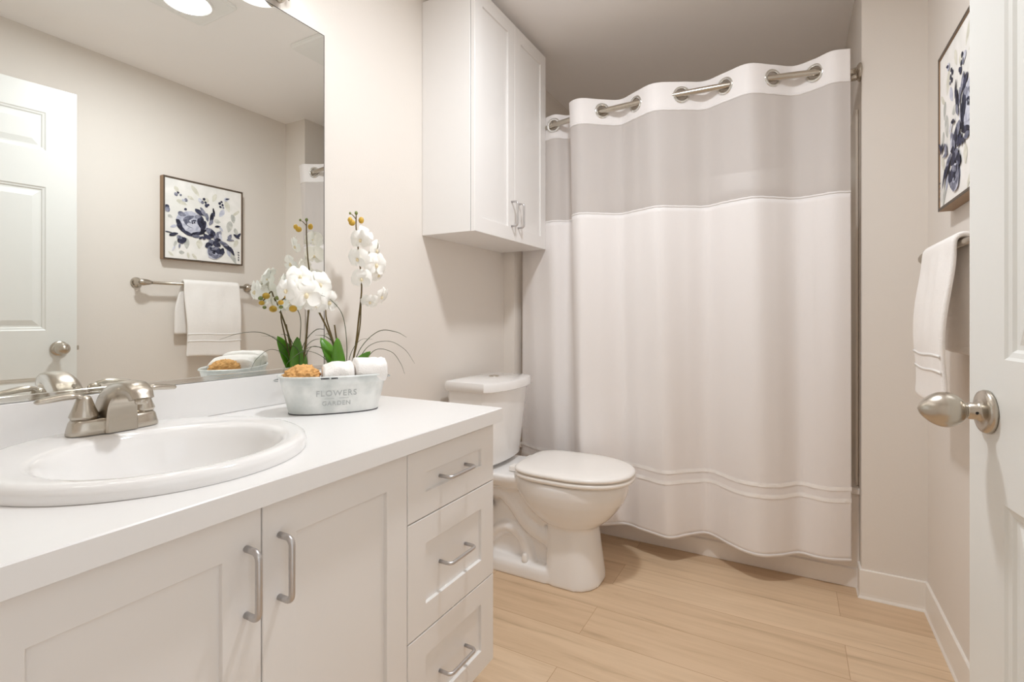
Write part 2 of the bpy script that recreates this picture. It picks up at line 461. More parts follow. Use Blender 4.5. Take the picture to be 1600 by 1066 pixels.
for g in GR:
    i = g * NS; c = cpt(i, RZ); a, b = cpt(i - 2, RZ), cpt(i + 2, RZ)
    d = (b - a).normalized(); nrm = Vector((d.y, -d.x, 0))
    bm = bmesh.new(); rings = []
    for k in range(36):
        th = 2 * PI * k / 36; rad = d * math.cos(th) + Vector((0, 0, 1)) * math.sin(th)
        ring = []
        for rr_, nn_ in ((0.0235, 0.003), (0.027, 0.0045), (0.032, 0.004), (0.0355, 0.0018), (0.0355, -0.0018), (0.032, -0.004), (0.027, -0.0045), (0.0235, -0.003)):
            ring.append(c + rad * rr_ + nrm * nn_)
        rings.append(ring)
    rings.append(rings[0])
    loft(bm, rings, False, False)
    bmesh.ops.remove_doubles(bm, verts=bm.verts, dist=1e-5)
    wchild('grommet', bm, M['chrome'], curtain, True)

# ------------------------------------------------------------ vanity
XF = -0.736
VY0, VY1 = -0.25, 1.226
vanity = thing('vanity_cabinet', 'white shaker bathroom vanity cabinet under the countertop', 'cabinet', (XL + 0.3, 0.5, 0))
bm = B(XL + 0.001, XF - 0.020, VY1 - 0.018, VY1, 0.09, 0.7625)
box(bm, XL + 0.001, XF - 0.020, VY0, VY0 + 0.018, 0.09, 0.7625)
box(bm, XL + 0.001, XF - 0.020, 0.853, 0.871, 0.108, 0.7625)
box(bm, XL + 0.001, XF - 0.020, VY0 + 0.018, VY1 - 0.018, 0.09, 0.108)
box(bm, XL + 0.001, XL + 0.010, VY0 + 0.018, VY1 - 0.018, 0.108, 0.7625)
wchild('cabinet_body', bm, M['lam'], vanity)
wchild('toe_kick', B(XL + 0.001, XF - 0.085, VY0 + 0.01, VY1 - 0.005, 0.0, 0.0895), M['lam'], vanity)

def shaker(y0, y1, z0, z1, xf, st=0.062, rail=0.062, th=0.019, rec=0.008):
    bm = bmesh.new()
    # one front surface with a recessed panel
    def q(inset_y, inset_zb, inset_zt, x):
        return [Vector((x, y0 + inset_y, z0 + inset_zb)), Vector((x, y1 - inset_y, z0 + inset_zb)), Vector((x, y1 - inset_y, z1 - inset_zt)), Vector((x, y0 + inset_y, z1 - inset_zt))]
    e = 0.0012
    rings = [q(0, 0, 0, xf - th), q(0, 0, 0, xf - e), q(e, e, e, xf), q(st, rail, rail, xf), q(st + 0.0008, rail + 0.0008, rail + 0.0008, xf - 0.0008), q(st + 0.0015, rail + 0.0015, rail + 0.0015, xf - rec)]
    loft(bm, rings)
    return bm

def pull(name, p0, p1, out, r=0.0048, ref=0.030, parent=None):
    """bent-rod handle between base points p0 and p1, standing 'ref' off along out"""
    p0, p1, out = Vector(p0), Vector(p1), Vector(out)
    d = (p1 - p0).normalized(); c = 0.012
    pts = [p0 + out * 0.0004, p0 + out * (ref - c)]
    for k in range(1, 6):
        a = k / 6 * PI / 2
        pts.append(p0 + out * (ref - c + c * math.sin(a)) + d * (c - c * math.cos(a)))
    pts.append(p0 + out * ref + d * c); pts.append((p0 + p1) / 2 + out * ref); pts.append(p1 + out * ref - d * c)
    for k in range(5, 0, -1):
        a = k / 6 * PI / 2
        pts.append(p1 + out * (ref - c + c * math.sin(a)) - d * (c - c * math.cos(a)))
    pts += [p1 + out * (ref - c), p1 + out * 0.0004]
    bm = bmesh.new(); tube(bm, pts, r, 12)
    return bm

DG = 0.0013
def vdoor(y0, y1, hy, label):
    d = wchild('door', shaker(y0 + DG, y1 - DG, 0.092, 0.7535, XF), M['lam'], vanity)
    d['label'] = label
    if hy:
        h = wchild('handle', pull('handle', (XF, hy, 0.596), (XF, hy, 0.698), (1, 0, 0), 0.0052, 0.031), M['pull'], d, True); h['label'] = 'grey metal bar handle'
vdoor(0.166, 0.514, 0.487, 'left shaker door with handle on its right stile')
vdoor(0.514, 0.862, 0.545, 'right shaker door with handle on its left stile')
vdoor(-0.245, 0.166, None, 'plain shaker door beyond the left edge')
for z0, z1, hz, rl, lb in ((0.5965, 0.7535, 0.672, 0.054, 'top shallow drawer front'), (0.3345, 0.5965, 0.466, 0.060, 'middle deep drawer front'), (0.092, 0.3345, 0.202, 0.056, 'bottom deep drawer front')):
    d = wchild('drawer', shaker(0.862 + DG, VY1, z0 + DG, z1 - DG, XF, 0.062, rl), M['lam'], vanity); d['label'] = lb
    h = wchild('handle', pull('handle', (XF - 0.008, 0.988, hz), (XF - 0.008, 1.096, hz), (1, 0, 0), 0.0044, 0.034), M['pull'], d, True); h['label'] = 'grey metal bar handle'
# dark reveal behind the gaps
wchild('reveal', B(XF - 0.0199, XF - 0.018, VY0 + 0.01, VY1 - 0.006, 0.10, 0.757), M['gap'], vanity)

# ------------------------------------------------------------ countertop with a cut-out for the basin
SC = (-1.020, 0.503); SA, SB = 0.256, 0.252
HA, HB = 0.225, 0.222
CX0, CX1, CY0, CY1 = XL + 0.001, -0.7106, -0.25, 1.2345
def slab_hole(cx0, cx1, cy0, cy1, z0, z1, hc, ha, hb, n=72, e=0.002):
    bm = bmesh.new()
    angs = [2 * PI * k / n for k in range(n)]
    for cxx in (cx0, cx1):
        for cyy in (cy0, cy1): angs.append(math.atan2(cyy - hc[1], cxx - hc[0]) % (2 * PI))
    angs = sorted(set(round(a, 6) for a in angs))
    def outr(z, ins=0):
        o = []
        for a in angs:
            c, s = math.cos(a), math.sin(a)
            t = []
            if c > 1e-9: t.append((cx1 - ins - hc[0]) / c)
            if c < -1e-9: t.append((cx0 + ins - hc[0]) / c)
            if s > 1e-9: t.append((cy1 - ins - hc[1]) / s)
            if s < -1e-9: t.append((cy0 + ins - hc[1]) / s)
            m_ = min(t); o.append(Vector((hc[0] + c * m_, hc[1] + s * m_, z)))
        return o
    def inr(z): return [Vector((hc[0] + ha * math.cos(a), hc[1] + hb * math.sin(a), z)) for a in angs]
    loft(bm, [inr(z0), outr(z0), outr(z1 - e), outr(z1, e), inr(z1), inr(z0)], False, False)
    bmesh.ops.remove_doubles(bm, verts=bm.verts, dist=1e-6)
    return bm
ctop = thing('countertop', 'white laminate countertop with low backsplash on the vanity', 'countertop', (-1.0, 0.5, 0.763))
wchild('counter_slab', slab_hole(CX0, CX1, CY0, CY1, 0.763, 0.800, SC, HA, HB), M['counter'], ctop)
wchild('backsplash', B(XL + 0.001, XL + 0.016, CY0, CY1, 0.8005, 0.889, 0.0015), M['counter'], ctop)

# ------------------------------------------------------------ basin
sink = thing('sink_basin', 'oval white porcelain drop-in sink set in the white countertop', 'sink', (SC[0], SC[1], 0.80))
bm = bmesh.new()
BC = (-0.972, 0.503)
def el(cx, cy, a, b, z, n=72, p=2.0): return sellipse(cx, cy, a, b, z, n, p)
rz = 0.826
rings = [el(SC[0], SC[1], SA - 0.001, SB - 0.001, 0.8005), el(SC[0], SC[1], SA, SB, 0.812), el(SC[0], SC[1], SA - 0.003, SB - 0.003, 0.8205), el(SC[0], SC[1], SA - 0.010, SB - 0.010, rz - 0.001),
         el(SC[0], SC[1], SA - 0.018, SB - 0.018, rz), el(BC[0] - 0.004, BC[1], 0.186, 0.200, rz - 0.001), el(BC[0], BC[1], 0.176, 0.190, rz - 0.003), el(BC[0], BC[1], 0.170, 0.184, rz - 0.010),
         el(BC[0], BC[1], 0.163, 0.177, rz - 0.028), el(BC[0] - 0.002, BC[1], 0.150, 0.165, rz - 0.065), el(BC[0] - 0.006, BC[1], 0.122, 0.135, rz - 0.105), el(BC[0] - 0.01, BC[1], 0.075, 0.085, rz - 0.128),
         el(BC[0] - 0.012, BC[1], 0.024, 0.024, rz - 0.135), el(BC[0] - 0.012, BC[1], 0.021, 0.021, rz - 0.139)]
loft(bm, rings, False, True)
wchild('basin', bm, M['porc'], sink, True)
bm = bmesh.new(); lathe(bm, [(0.020, 0), (0.020, 0.003), (0.014, 0.0045), (0.0, 0.005)], 24, (BC[0] - 0.012, BC[1], rz - 0.138))
wchild('drain', bm, M['nickel'], sink, True)

# ------------------------------------------------------------ faucet (centre-set, two levers)
FX, FY, FZ = -1.208, 0.514, rz
fau = thing('faucet', 'brushed nickel two-lever faucet on the back rim of the sink', 'faucet', (FX, FY, FZ))
def fchild(name, bm, m=M['nickel']): return obj(name, bm, m, fau, True)
bm = bmesh.new()
rings = []
for z, a, b in ((0.0005, 0.030, 0.077), (0.002, 0.031, 0.078), (0.012, 0.030, 0.076), (0.024, 0.0285, 0.073), (0.0285, 0.0265, 0.070), (0.030, 0.023, 0.067)):
    rings.append(sellipse(0, 0, a, b, z, 56, 3.2))
loft(bm, rings)
o = fchild('faucet_base', bm)
# spout: one solid arch with flat flanks, leaning over the basin
outer = catmull([(-0.031, 0.028, 0.001), (-0.029, 0.027, 0.034), (-0.017, 0.026, 0.065), (0.008, 0.0255, 0.088), (0.045, 0.0245, 0.101), (0.082, 0.023, 0.102), (0.108, 0.021, 0.092), (0.121, 0.019, 0.074)], 5)
inner = catmull([(0.037, 0.028, 0.001), (0.037, 0.0275, 0.020), (0.037, 0.0265, 0.038), (0.040, 0.025, 0.055), (0.052, 0.0235, 0.069), (0.072, 0.0215, 0.076), (0.089, 0.020, 0.075), (0.098, 0.019, 0.067)], 5)
bm = bmesh.new(); rings = []
for a_, b_ in zip(outer, inner):
    xo, wo, zo = a_; xi, wi, zi = b_
    d = Vector((xi - xo, 0, zi - zo)); e = 0.005
    dn = d.normalized()
    O = Vector((xo, 0, zo)); I_ = Vector((xi, 0, zi)); Yv = Vector((0, 1, 0))
    ring = [O + Yv * (-wo * 0.45), O + dn * 0.0015 + Yv * (-wo * 0.78), O + dn * 0.006 + Yv * (-wo * 0.97), O + dn * 0.011 + Yv * (-wo), I_ - dn * 0.003 + Yv * (-wi), I_ + Yv * (-wi + 0.003),
            I_ + Yv * (wi - 0.003), I_ - dn * 0.003 + Yv * wi, O + dn * 0.011 + Yv * wo, O + dn * 0.006 + Yv * (wo * 0.97), O + dn * 0.0015 + Yv * (wo * 0.78), O + Yv * (wo * 0.45), O - dn * 0.0007]
    rings.append(ring)
loft(bm, rings)
sp_ = fchild('spout', bm); es = sp_.modifiers.new('edges', 'EDGE_SPLIT'); es.split_angle = math.radians(40)
bm = bmesh.new(); lathe(bm, [(0.0095, 0.0), (0.011, 0.002), (0.011, 0.012)], 20, (0.107, 0, 0.061)); fchild('aerator', bm)
for sy in (-1, 1):
    bm = bmesh.new()
    lathe(bm, [(0.0215, 0.0305), (0.0215, 0.033), (0.0235, 0.035), (0.0235, 0.037), (0.0185, 0.050), (0.0145, 0.062), (0.012, 0.070), (0.009, 0.0745), (0.0, 0.076)], 28, (0, sy * 0.050, 0))
    h = fchild('handle', bm)
    bm = bmesh.new()
    lp = catmull([(0, sy * 0.050, 0.066), (-0.001, sy * 0.060, 0.0755), (-0.003, sy * 0.080, 0.0765), (-0.006, sy * 0.102, 0.0735), (-0.008, sy * 0.122, 0.071)], 5)
    rads = []
    for i in range(len(lp)):
        f = i / (len(lp) - 1)
        rads.append(0.0105 * (1 - f) + 0.0085 * f + 0.003 * math.sin(f * PI) * (f > 0.3) if f < 0.97 else 0.004)
    tube(bm, lp, rads, 16, flat=0.55)
    obj('lever', bm, M['nickel'], h, True)
bm = bmesh.new(); tube(bm, [(-0.034, 0, 0.03), (-0.034, 0, 0.075)], 0.0025, 10); sphere(bm, (-0.034, 0, 0.078), 0.005, 12, 8)
fchild('lift_rod', bm)

# ------------------------------------------------------------ wall mirror
MZ0, MZ1, MY1, MY0 = 0.8915, 1.9545, 1.134, -0.25
mir = thing('wall_mirror', 'large frameless wall mirror above the backsplash', 'mirror', (XL, 0.5, MZ0))
wchild('mirror_glass', B(XL + 0.002, XL + 0.008, MY0, MY1, MZ0 + 0.004, MZ1, 0.0012, 1), M['mirror'], mir)
bm = B(XL + 0.001, XL + 0.0125, MY0, MY1, MZ0 - 0.0015, MZ0 + 0.0035, 0.0006, 1)
box(bm, XL + 0.0095, XL + 0.0125, MY0, MY1, MZ0 + 0.003, MZ0 + 0.011, 0.0006, 1)
wchild('bottom_channel', bm, M['chrome'], mir)
wchild('polished_edge', B(XL + 0.002, XL + 0.0078, MY1, MY1 + 0.0022, MZ0 + 0.004, MZ1, 0.0005, 1), M['gap'], mir)
wchild('polished_edge', B(XL + 0.002, XL + 0.0078, MY0, MY1 + 0.0022, MZ1, MZ1 + 0.002, 0.0005, 1), M['gap'], mir)

# ------------------------------------------------------------ vanity light above the mirror
vl = thing('vanity_light', 'brushed nickel vanity light bar above the mirror', 'wall light', (XL, 0.5, 2.0))
wchild('backplate', B(XL + 0.001, XL + 0.030, 0.0, 1.00, 2.035, 2.10, 0.006), M['nickel'], vl)
SHZ = 2.034
for yy in (0.02 + 0.0, 0.34, 0.66, 0.98):
    bm = bmesh.new()
    tube(bm, catmull([(XL + 0.03, yy, 2.07), (XL + 0.07, yy, 2.10), (XL + 0.10, yy, 2.13), (XL + 0.12, yy, 2.125)], 5), 0.008, 12)
    a = wchild('arm', bm, M['nickel'], vl, True)
    bm = bmesh.new()
    prof = [(0.022, SHZ + 0.115), (0.030, SHZ + 0.112), (0.042, SHZ + 0.085), (0.054, SHZ + 0.045), (0.064, SHZ), (0.061, SHZ), (0.051, SHZ + 0.045), (0.039, SHZ + 0.083), (0.027, SHZ + 0.109), (0.020, SHZ + 0.112)]
    lathe(bm, prof, 32, (XL + 0.12, yy, 0), cap0=False, cap1=False)
    s = wchild('lamp_shade', bm, M['shade'], vl, True)
    bm = bmesh.new(); sphere(bm, (XL + 0.12, yy, SHZ + 0.045), 0.024, 20, 12, (1, 1, 1.2))
    wchild('bulb', bm, M['bulb'], s, True)
    ld = bpy.data.lights.new('vanity_bulb_light', 'POINT'); ld.energy = VAN_W; ld.shadow_soft_size = 0.03; ld.color = (0.93, 0.965, 1.0)
    lo = bpy.data.objects.new('vanity_bulb_light', ld); C.objects.link(lo); lo.location = (XL + 0.12, yy, SHZ + 0.002)
bm = bmesh.new(); lathe(bm, [(0.002, 1.960), (0.010, 1.966), (0.020, 1.978), (0.022, 2.034)], 20, (XL + 0.026, 0.96, 0))
wchild('finial', bm, M['nickel'], vl, True)
bm = bmesh.new(); lathe(bm, [(0.002, 1.988), (0.004, 1.994), (0.004, 2.040)], 12, (XL + 0.02, 0.995, 0))
wchild('finial', bm, M['nickel'], vl, True)

# ------------------------------------------------------------ ceiling fan light and ceiling vent
fl = thing('ceiling_light', 'square white ceiling light with a round bright lens', 'ceiling light', (-0.42, 1.20, ZC))
bm = bmesh.new()
def sq(h, z, n=48):
    out = []
    for k in range(n):
        a = 2 * PI * (k + 0.5) / n; c, s = math.cos(a), math.sin(a); m_ = h / max(abs(c), abs(s)); out.append(Vector((c * m_, s * m_, z)))
    return out
def ci(r, z, n=48): return [Vector((r * math.cos(2 * PI * (k + 0.5) / n), r * math.sin(2 * PI * (k + 0.5) / n), z)) for k in range(n)]
loft(bm, [sq(0.137, -0.001), sq(0.137, -0.010), sq(0.131, -0.014), sq(0.122, -0.012), ci(0.096, -0.012), ci(0.094, -0.018), ci(0.088, -0.019), ci(0.080, -0.010), ci(0.074, -0.002)], True, False)
obj('light_trim', bm, M['fix'], fl)
bm = bmesh.new(); lathe(bm, [(0.074, -0.003), (0.066, -0.009), (0.04, -0.013), (0.0, -0.0145)], 40)
obj('light_lens', bm, M['lens'], fl, True)
ld = bpy.data.lights.new('ceiling_lamp_light', 'AREA'); ld.shape = 'DISK'; ld.size = 0.15; ld.energy = CEIL_W; ld.color = (0.93, 0.965, 1.0)
lo = bpy.data.objects.new('ceiling_lamp_light', ld); C.objects.link(lo); lo.location = (-0.42, 1.20, ZC - 0.022)

vt = thing('ceiling_vent', 'square white ceiling vent cover seen in the mirror corner', 'vent', (-0.62, 1.78, ZC))
bm = bmesh.new(); loft(bm, [sq(0.14, -0.001), sq(0.14, -0.012), sq(0.132, -0.018), sq(0.10, -0.020), sq(0.02, -0.021)])
obj('vent_cover', bm, M['fix'], vt)

# ------------------------------------------------------------ upper cabinet over the toilet
UX = -1.0656; UY0, UY1, UZ0, UZ1 = 1.636, 2.278, 1.385, 2.335
uc = thing('upper_cabinet', 'tall white two-door wall cabinet mounted over the toilet', 'cabinet', (XL, 1.95, UZ0))
wchild('cabinet_body', B(XL + 0.001, UX - 0.0205, UY0, UY1, UZ0, UZ1, 0.0008, 1), M['lam'], uc)
wchild('reveal', B(UX - 0.0203, UX - 0.019, UY0 + 0.003, UY1 - 0.003, UZ0 + 0.003, UZ1 - 0.003), M['gap'], uc)
ym = (UY0 + UY1) / 2
for y0, y1, hy, lb in ((UY0, ym, ym - 0.028, 'left cabinet door'), (ym, UY1, ym + 0.030, 'right cabinet door')):
    d = wchild('door', shaker(y0 + 0.001, y1 - 0.001, UZ0, UZ1, UX, 0.056, 0.058, 0.018, 0.007), M['lam'], uc); d['label'] = lb
    wchild('handle', pull('handle', (UX, hy, 1.447), (UX, hy, 1.553), (1, 0, 0), 0.0045, 0.030), M['pull'], d, True)

# ------------------------------------------------------------ toilet
TY = 1.935
toi = thing('toilet', 'white two-piece toilet between the vanity and the tub', 'toilet', (0, TY, 0))
bm = bmesh.new()
# bowl
sl = [(0.222, -0.778, 0.098, 0.100), (0.236, -0.782, 0.128, 0.120), (0.262, -0.786, 0.162, 0.140), (0.295, -0.789, 0.192, 0.158), (0.33, -0.790, 0.217, 0.171), (0.365, -0.790, 0.231, 0.179), (0.395, -0.791, 0.236, 0.181), (0.410, -0.791, 0.232, 0.177)]
loft(bm, [sellipse(cx, 0, a, b, z, 48, 2.3, 2.05) for z, cx, a, b in sl])
# front column
cl = [(0.0, -0.762, 0.106, 0.124), (0.02, -0.762, 0.105, 0.123), (0.10, -0.767, 0.099, 0.115), (0.20, -0.773, 0.092, 0.106), (0.30, -0.775, 0.090, 0.102)]
loft(bm, [sellipse(cx, 0, a, b, z, 48, 5.0, 2.4) for z, cx, a, b in cl])
# foot at the back
ft = [(0.0, -0.97, 0.17, 0.124), (0.035, -0.97, 0.168, 0.122), (0.052, -0.97, 0.163, 0.116), (0.056, -0.97, 0.15, 0.10)]
loft(bm, [sellipse(cx, 0, a, b, z, 40, 6) for z, cx, a, b in ft])
# inner web
loft(bm, [sellipse(-0.99, 0, 0.17, 0.060, z, 32, 6) for z in (0.03, 0.2, 0.37)])
# rear deck that carries the tank
dk = [(0.330, -1.10, 0.13, 0.085), (0.355, -1.115, 0.155, 0.125), (0.385, -1.120, 0.165, 0.150), (0.405, -1.120, 0.165, 0.152), (0.412, -1.120, 0.162, 0.148)]
loft(bm, [sellipse(cx, 0, a, b, z, 40, 5) for z, cx, a, b in dk])
# sweep from deck to bowl underside, and trapway relief on both flanks
tube(bm, catmull([(-1.13, 0, 0.33), (-1.04, 0, 0.325), (-0.95, 0, 0.285), (-0.86, 0, 0.24)], 5), [0.075] * 5 + [0.085] * 5 + [0.09] * 6, 16)
for sy in (-1, 1):
    tube(bm, catmull([(-1.15, sy * 0.04, 0.30), (-1.08, sy * 0.048, 0.315), (-1.02, sy * 0.050, 0.275), (-0.95, sy * 0.052, 0.20), (-0.85, sy * 0.055, 0.155)], 6), 0.040, 14)
    tube(bm, catmull([(-1.14, sy * 0.045, 0.10), (-1.09, sy * 0.055, 0.155), (-1.03, sy * 0.058, 0.168), (-0.975, sy * 0.062, 0.13), (-0.945, sy * 0.066, 0.06), (-0.94, sy * 0.066, 0.03)], 6), 0.026, 14)
body = obj('bowl', bm, M['porc'], toi, True)
rm = body.modifiers.new('remesh', 'REMESH'); rm.mode = 'VOXEL'; rm.voxel_size = 0.0055; rm.use_smooth_shade = True
sm = body.modifiers.new('smooth', 'SMOOTH'); sm.factor = 0.6; sm.iterations = 7
# seat ring and lid
def egg(cx, a, b, z, n=56, ins=0.0):
    out = []
    for k in range(n):
        t = 2 * PI * k / n; c, s = math.cos(t), math.sin(t)
        e = 2 / 2.15 if c > 0 else 2 / 4.2
        bb = b * (1 - 0.03 * max(0, -c))
        out.append(Vector((cx + (a - ins) * math.copysign(abs(c) ** e, c), (bb - ins) * math.copysign(abs(s) ** e, s), z)))
    return out
SCX, SEA, SEB = -0.765, 0.232, 0.184
bm = bmesh.new(); loft(bm, [egg(SCX, SEA, SEB, 0.4145, ins=0.006), egg(SCX, SEA, SEB, 0.418, ins=0.001), egg(SCX, SEA, SEB, 0.428), egg(SCX, SEA, SEB, 0.4325, ins=0.004)])
obj('seat', bm, M['plastic'], toi, True)
bm = bmesh.new(); loft(bm, [egg(SCX, SEA, SEB, 0.4365, ins=0.006), egg(SCX, SEA, SEB, 0.439, ins=0.0), egg(SCX, SEA, SEB, 0.447, ins=-0.001), egg(SCX, SEA, SEB, 0.4525, ins=0.004), egg(SCX, SEA, SEB, 0.4555, ins=0.014), egg(SCX, SEA, SEB, 0.458, ins=0.05), egg(SCX, SEA, SEB, 0.4595, ins=0.12)])
obj('seat_lid', bm, M['plastic'], toi, True)
for sy in (-1, 1):
    obj('seat_hinge', B(-1.030, -0.985, sy * 0.075 - 0.022, sy * 0.075 + 0.022, 0.4125, 0.437, 0.006), M['plastic'], toi)
    bm = bmesh.new(); lathe(bm, [(0.0135, 0.0), (0.0135, 0.012), (0.011, 0.028), (0.008, 0.033), (0.0, 0.034)], 20, (-0.955, sy * 0.094, 0.054))
    obj('bolt_cap', bm, M['plastic'], toi, True)
# tank
def tankring(xb, xf, hw, bow, z, n=40, r=0.02):
    """straight back at xb, bowed front"""
    pts = []
    m = 14
    for k in range(m + 1):
        t = -1 + 2 * k / m
        y = hw * math.copysign(1 - (1 - abs(t)) , t)
        x = xf + bow * (1 - t * t)
        # rounded front corners
        e = max(0, (abs(t) - 0.86) / 0.14)
        x -= r * 0.8 * e ** 2
        pts.append(Vector((x, y, z)))
    pts.append(Vector((xb + 0.015, hw, z))); pts.append(Vector((xb, hw - 0.012, z)))
    pts.append(Vector((xb, 0, z)))
    pts.append(Vector((xb, -hw + 0.012, z))); pts.append(Vector((xb + 0.015, -hw, z)))
    return pts
TO = -0.012     # tank centre offset along the wall
bm = bmesh.new()
tr = [(0.425, -1.265, -1.118, 0.158, 0.022), (0.435, -1.268, -1.108, 0.166, 0.026), (0.60, -1.270, -1.092, 0.180, 0.032), (0.744, -1.272, -1.078, 0.188, 0.036)]
loft(bm, [[p + Vector((0, TO, 0)) for p in tankring(a, b, c, d, z)] for z, a, b, c, d in tr])
tk = obj('tank', bm, M['porc'], toi, True)
bm = bmesh.new()
tr = [(0.745, -1.278, -1.068, 0.197, 0.038), (0.749, -1.280, -1.064, 0.200, 0.040), (0.772, -1.280, -1.063, 0.200, 0.040), (0.783, -1.277, -1.067, 0.197, 0.039), (0.7865, -1.268, -1.076, 0.188, 0.037)]
loft(bm, [[p + Vector((0, TO, 0)) for p in tankring(a, b, c, d, z)] for z, a, b, c, d in tr])
tl = obj('tank_lid', bm, M['porc'], toi, True)
bm = bmesh.new(); lathe(bm, [(0.023, 0.7863), (0.023, 0.7895), (0.020, 0.7905), (0.0, 0.7905)], 28, (-1.175, 0.028, 0))
obj('flush_button', bm, M['nickel'], tl, True)
# soft edges on the tank pieces
for o in (tk, tl):
    es = o.modifiers.new('edges', 'EDGE_SPLIT'); es.split_angle = math.radians(38)
bm = bmesh.new(); lathe(bm, [(0.05, -0.006), (0.05, 0.006), (0.0, 0.006)], 24, (-1.2, 0, 0.419), 'Z'); obj('gasket', bm, M['black'], toi)
bm = bmesh.new()
R0, rs = 0.028, []
for k in range(28):
    a = 2 * PI * k / 28; d = Vector((math.cos(a), 0, math.sin(a))); c = Vector((-1.145, -0.088, 0.262)) + d * R0
    rs.append([c + (d * math.cos(b) + Vector((0, 1, 0)) * math.sin(b)) * 0.008 for b in [2 * PI * j / 10 for j in range(10)]])
rs.append(rs[0]); loft(bm, rs, False, False); bmesh.ops.remove_doubles(bm, verts=bm.verts, dist=1e-6)
tube(bm, [(-1.145, -0.083, 0.262), (-1.145, -0.05, 0.262)], 0.02, 16)
obj('rubber_ring', bm, M['black'], toi, True)

# ------------------------------------------------------------ open door
dth, dw, dh = 0.035, 0.760, 2.062
ang = math.radians(6.9)
door = thing('door_1', 'white six-panel interior door standing open on the right', 'door', (0.343, 0.3235, 0.012), ang)
door['kind'] = 'structure'
def panel_door(w_, h_, t_):
    """local: y 0..w (hinge to free edge), x 0..t, face at x=0 looks into the room"""
    bm = bmesh.new()
    ys = [0, 0.107, 0.327, 0.433, 0.653, w_]
    zs = [0, 0.235, 0.775, 0.982, 1.615, 1.775, 1.945, h_]
    pan = [(1, 1), (3, 1), (1, 3), (3, 3), (1, 5), (3, 5)]
    for xs_, sg in ((0.0, 1), (t_, -1)):
        for i in range(5):
            for j in range(7):
                y0, y1, z0, z1 = ys[i], ys[i + 1], zs[j], zs[j + 1]
                def q(e, d): return [bm.verts.new((xs_ + sg * d, a, b)) for a, b in ((y0 + e, z0 + e), (y1 - e, z0 + e), (y1 - e, z1 - e), (y0 + e, z1 - e))]
                if (i, j) in pan:
                    L = [q(0, 0), q(0.004, 0.003), q(0.011, 0.0045), q(0.015, 0.008), q(0.022, 0.008), q(0.045, 0.002)]
                    for a, b in zip(L, L[1:]):
                        for k in range(4):
                            m_ = (k + 1) % 4; bm.faces.new((a[k], a[m_], b[m_], b[k]))
                    bm.faces.new(L[-1])
                else: bm.faces.new(q(0, 0))
    def quad(*p): bm.faces.new([bm.verts.new(x) for x in p])
    quad((0, 0, 0), (t_, 0, 0), (t_, w_, 0), (0, w_, 0)); quad((0, 0, h_), (t_, 0, h_), (t_, w_, h_), (0, w_, h_))
    quad((0, 0, 0), (0, 0, h_), (t_, 0, h_), (t_, 0, 0)); quad((0, w_, 0), (0, w_, h_), (t_, w_, h_), (t_, w_, 0))
    bmesh.ops.remove_doubles(bm, verts=bm.verts, dist=1e-5)
    return bm
obj('door_leaf', panel_door(dw, dh, dth), M['doorp'], door)
KZ, KY = 0.912 - 0.012, dw - 0.062
def knob(sg, x0):
    bm = bmesh.new()
    prof = [(0.0325, 0.0004), (0.033, 0.004), (0.031, 0.008), (0.024, 0.010), (0.016, 0.011), (0.0125, 0.016), (0.0125, 0.024), (0.0105, 0.0255), (0.0105, 0.028), (0.0135, 0.0295), (0.0135, 0.031)]
    lathe(bm, [(r, sg * h) for r, h in prof], 32, (x0, KY, KZ), 'X')
    k = obj('door_knob', bm, M['nickel'], door, True)
    bm = bmesh.new(); pr = []
    for i in range(17):
        t = i / 16; h = 0.030 + 0.058 * t
        r = 0.0272 * (math.sin(PI * (0.06 + 0.94 * t) ** 0.82)) ** 0.62 if t < 1 else 0.0
        pr.append((max(r, 0.0002), sg * h))
    lathe(bm, pr, 32, (x0, KY, KZ), 'X')
    obj('egg_grip', bm, M['nickel'], k, True)
    bm = bmesh.new(); lathe(bm, [(0.0028, sg * 0.014), (0.0028, sg * 0.0005 + sg * 0.0165)], 12, (x0, KY + 0.006, KZ - 0.004), 'X')
    sphere(bm, (x0 + sg * 0.018, KY - 0.0105, KZ - 0.001), 0.003, 10, 6)
    obj('keyhole', bm, M['black'], k, True)
knob(-1, 0.0)
obj('latch_bolt', B(0.011, 0.024, dw, dw + 0.011, KZ - 0.010, KZ + 0.010, 0.002), M['nickel'], door)
obj('latch_plate', B(0.005, 0.030, dw, dw + 0.0012, KZ - 0.028, KZ + 0.028, 0.0004, 1), M['nickel'], door)
for z in (0.18, 1.0, 1.85):
    bm = bmesh.new(); tube(bm, [(0.040, -0.006, z - 0.045), (0.040, -0.006, z + 0.045)], 0.006, 12)
    obj('hinge', bm, M['nickel'], door)

# ------------------------------------------------------------ towel bar and towel on the right wall
BX, BZ = 0.366, 1.236
tb = thing('towel_bar', 'brushed nickel towel bar on the right wall under the picture', 'towel bar', (XR, 1.70, BZ))
BY0, BY1 = 1.385, 2.035
bm = bmesh.new(); tube(bm, [(BX, BY0 + 0.03, BZ), (BX, BY1 - 0.03, BZ)], 0.0085, 16, flat=1.0)
wchild('bar', bm, M['nickel'], tb, True)
for yy, sg in ((BY0, 1), (BY1, -1)):
    bm = bmesh.new()
    lathe(bm, [(0.027, -0.0008), (0.027, -0.006), (0.020, -0.012), (0.014, -0.022), (0.013, -0.05), (0.015, -0.065)], 24, (XR, yy + sg * 0.012, BZ), 'X')
    pth = [(BX, yy - sg * 0.008, BZ), (BX, yy, BZ), (BX, yy + sg * 0.02, BZ), (BX, yy + sg * 0.045, BZ), (BX, yy + sg * 0.06, BZ)]
    tube(bm, pth, [0.006, 0.0165, 0.0185, 0.014, 0.0095], 18)
    wchild('end_post', bm, M['nickel'], tb, True)

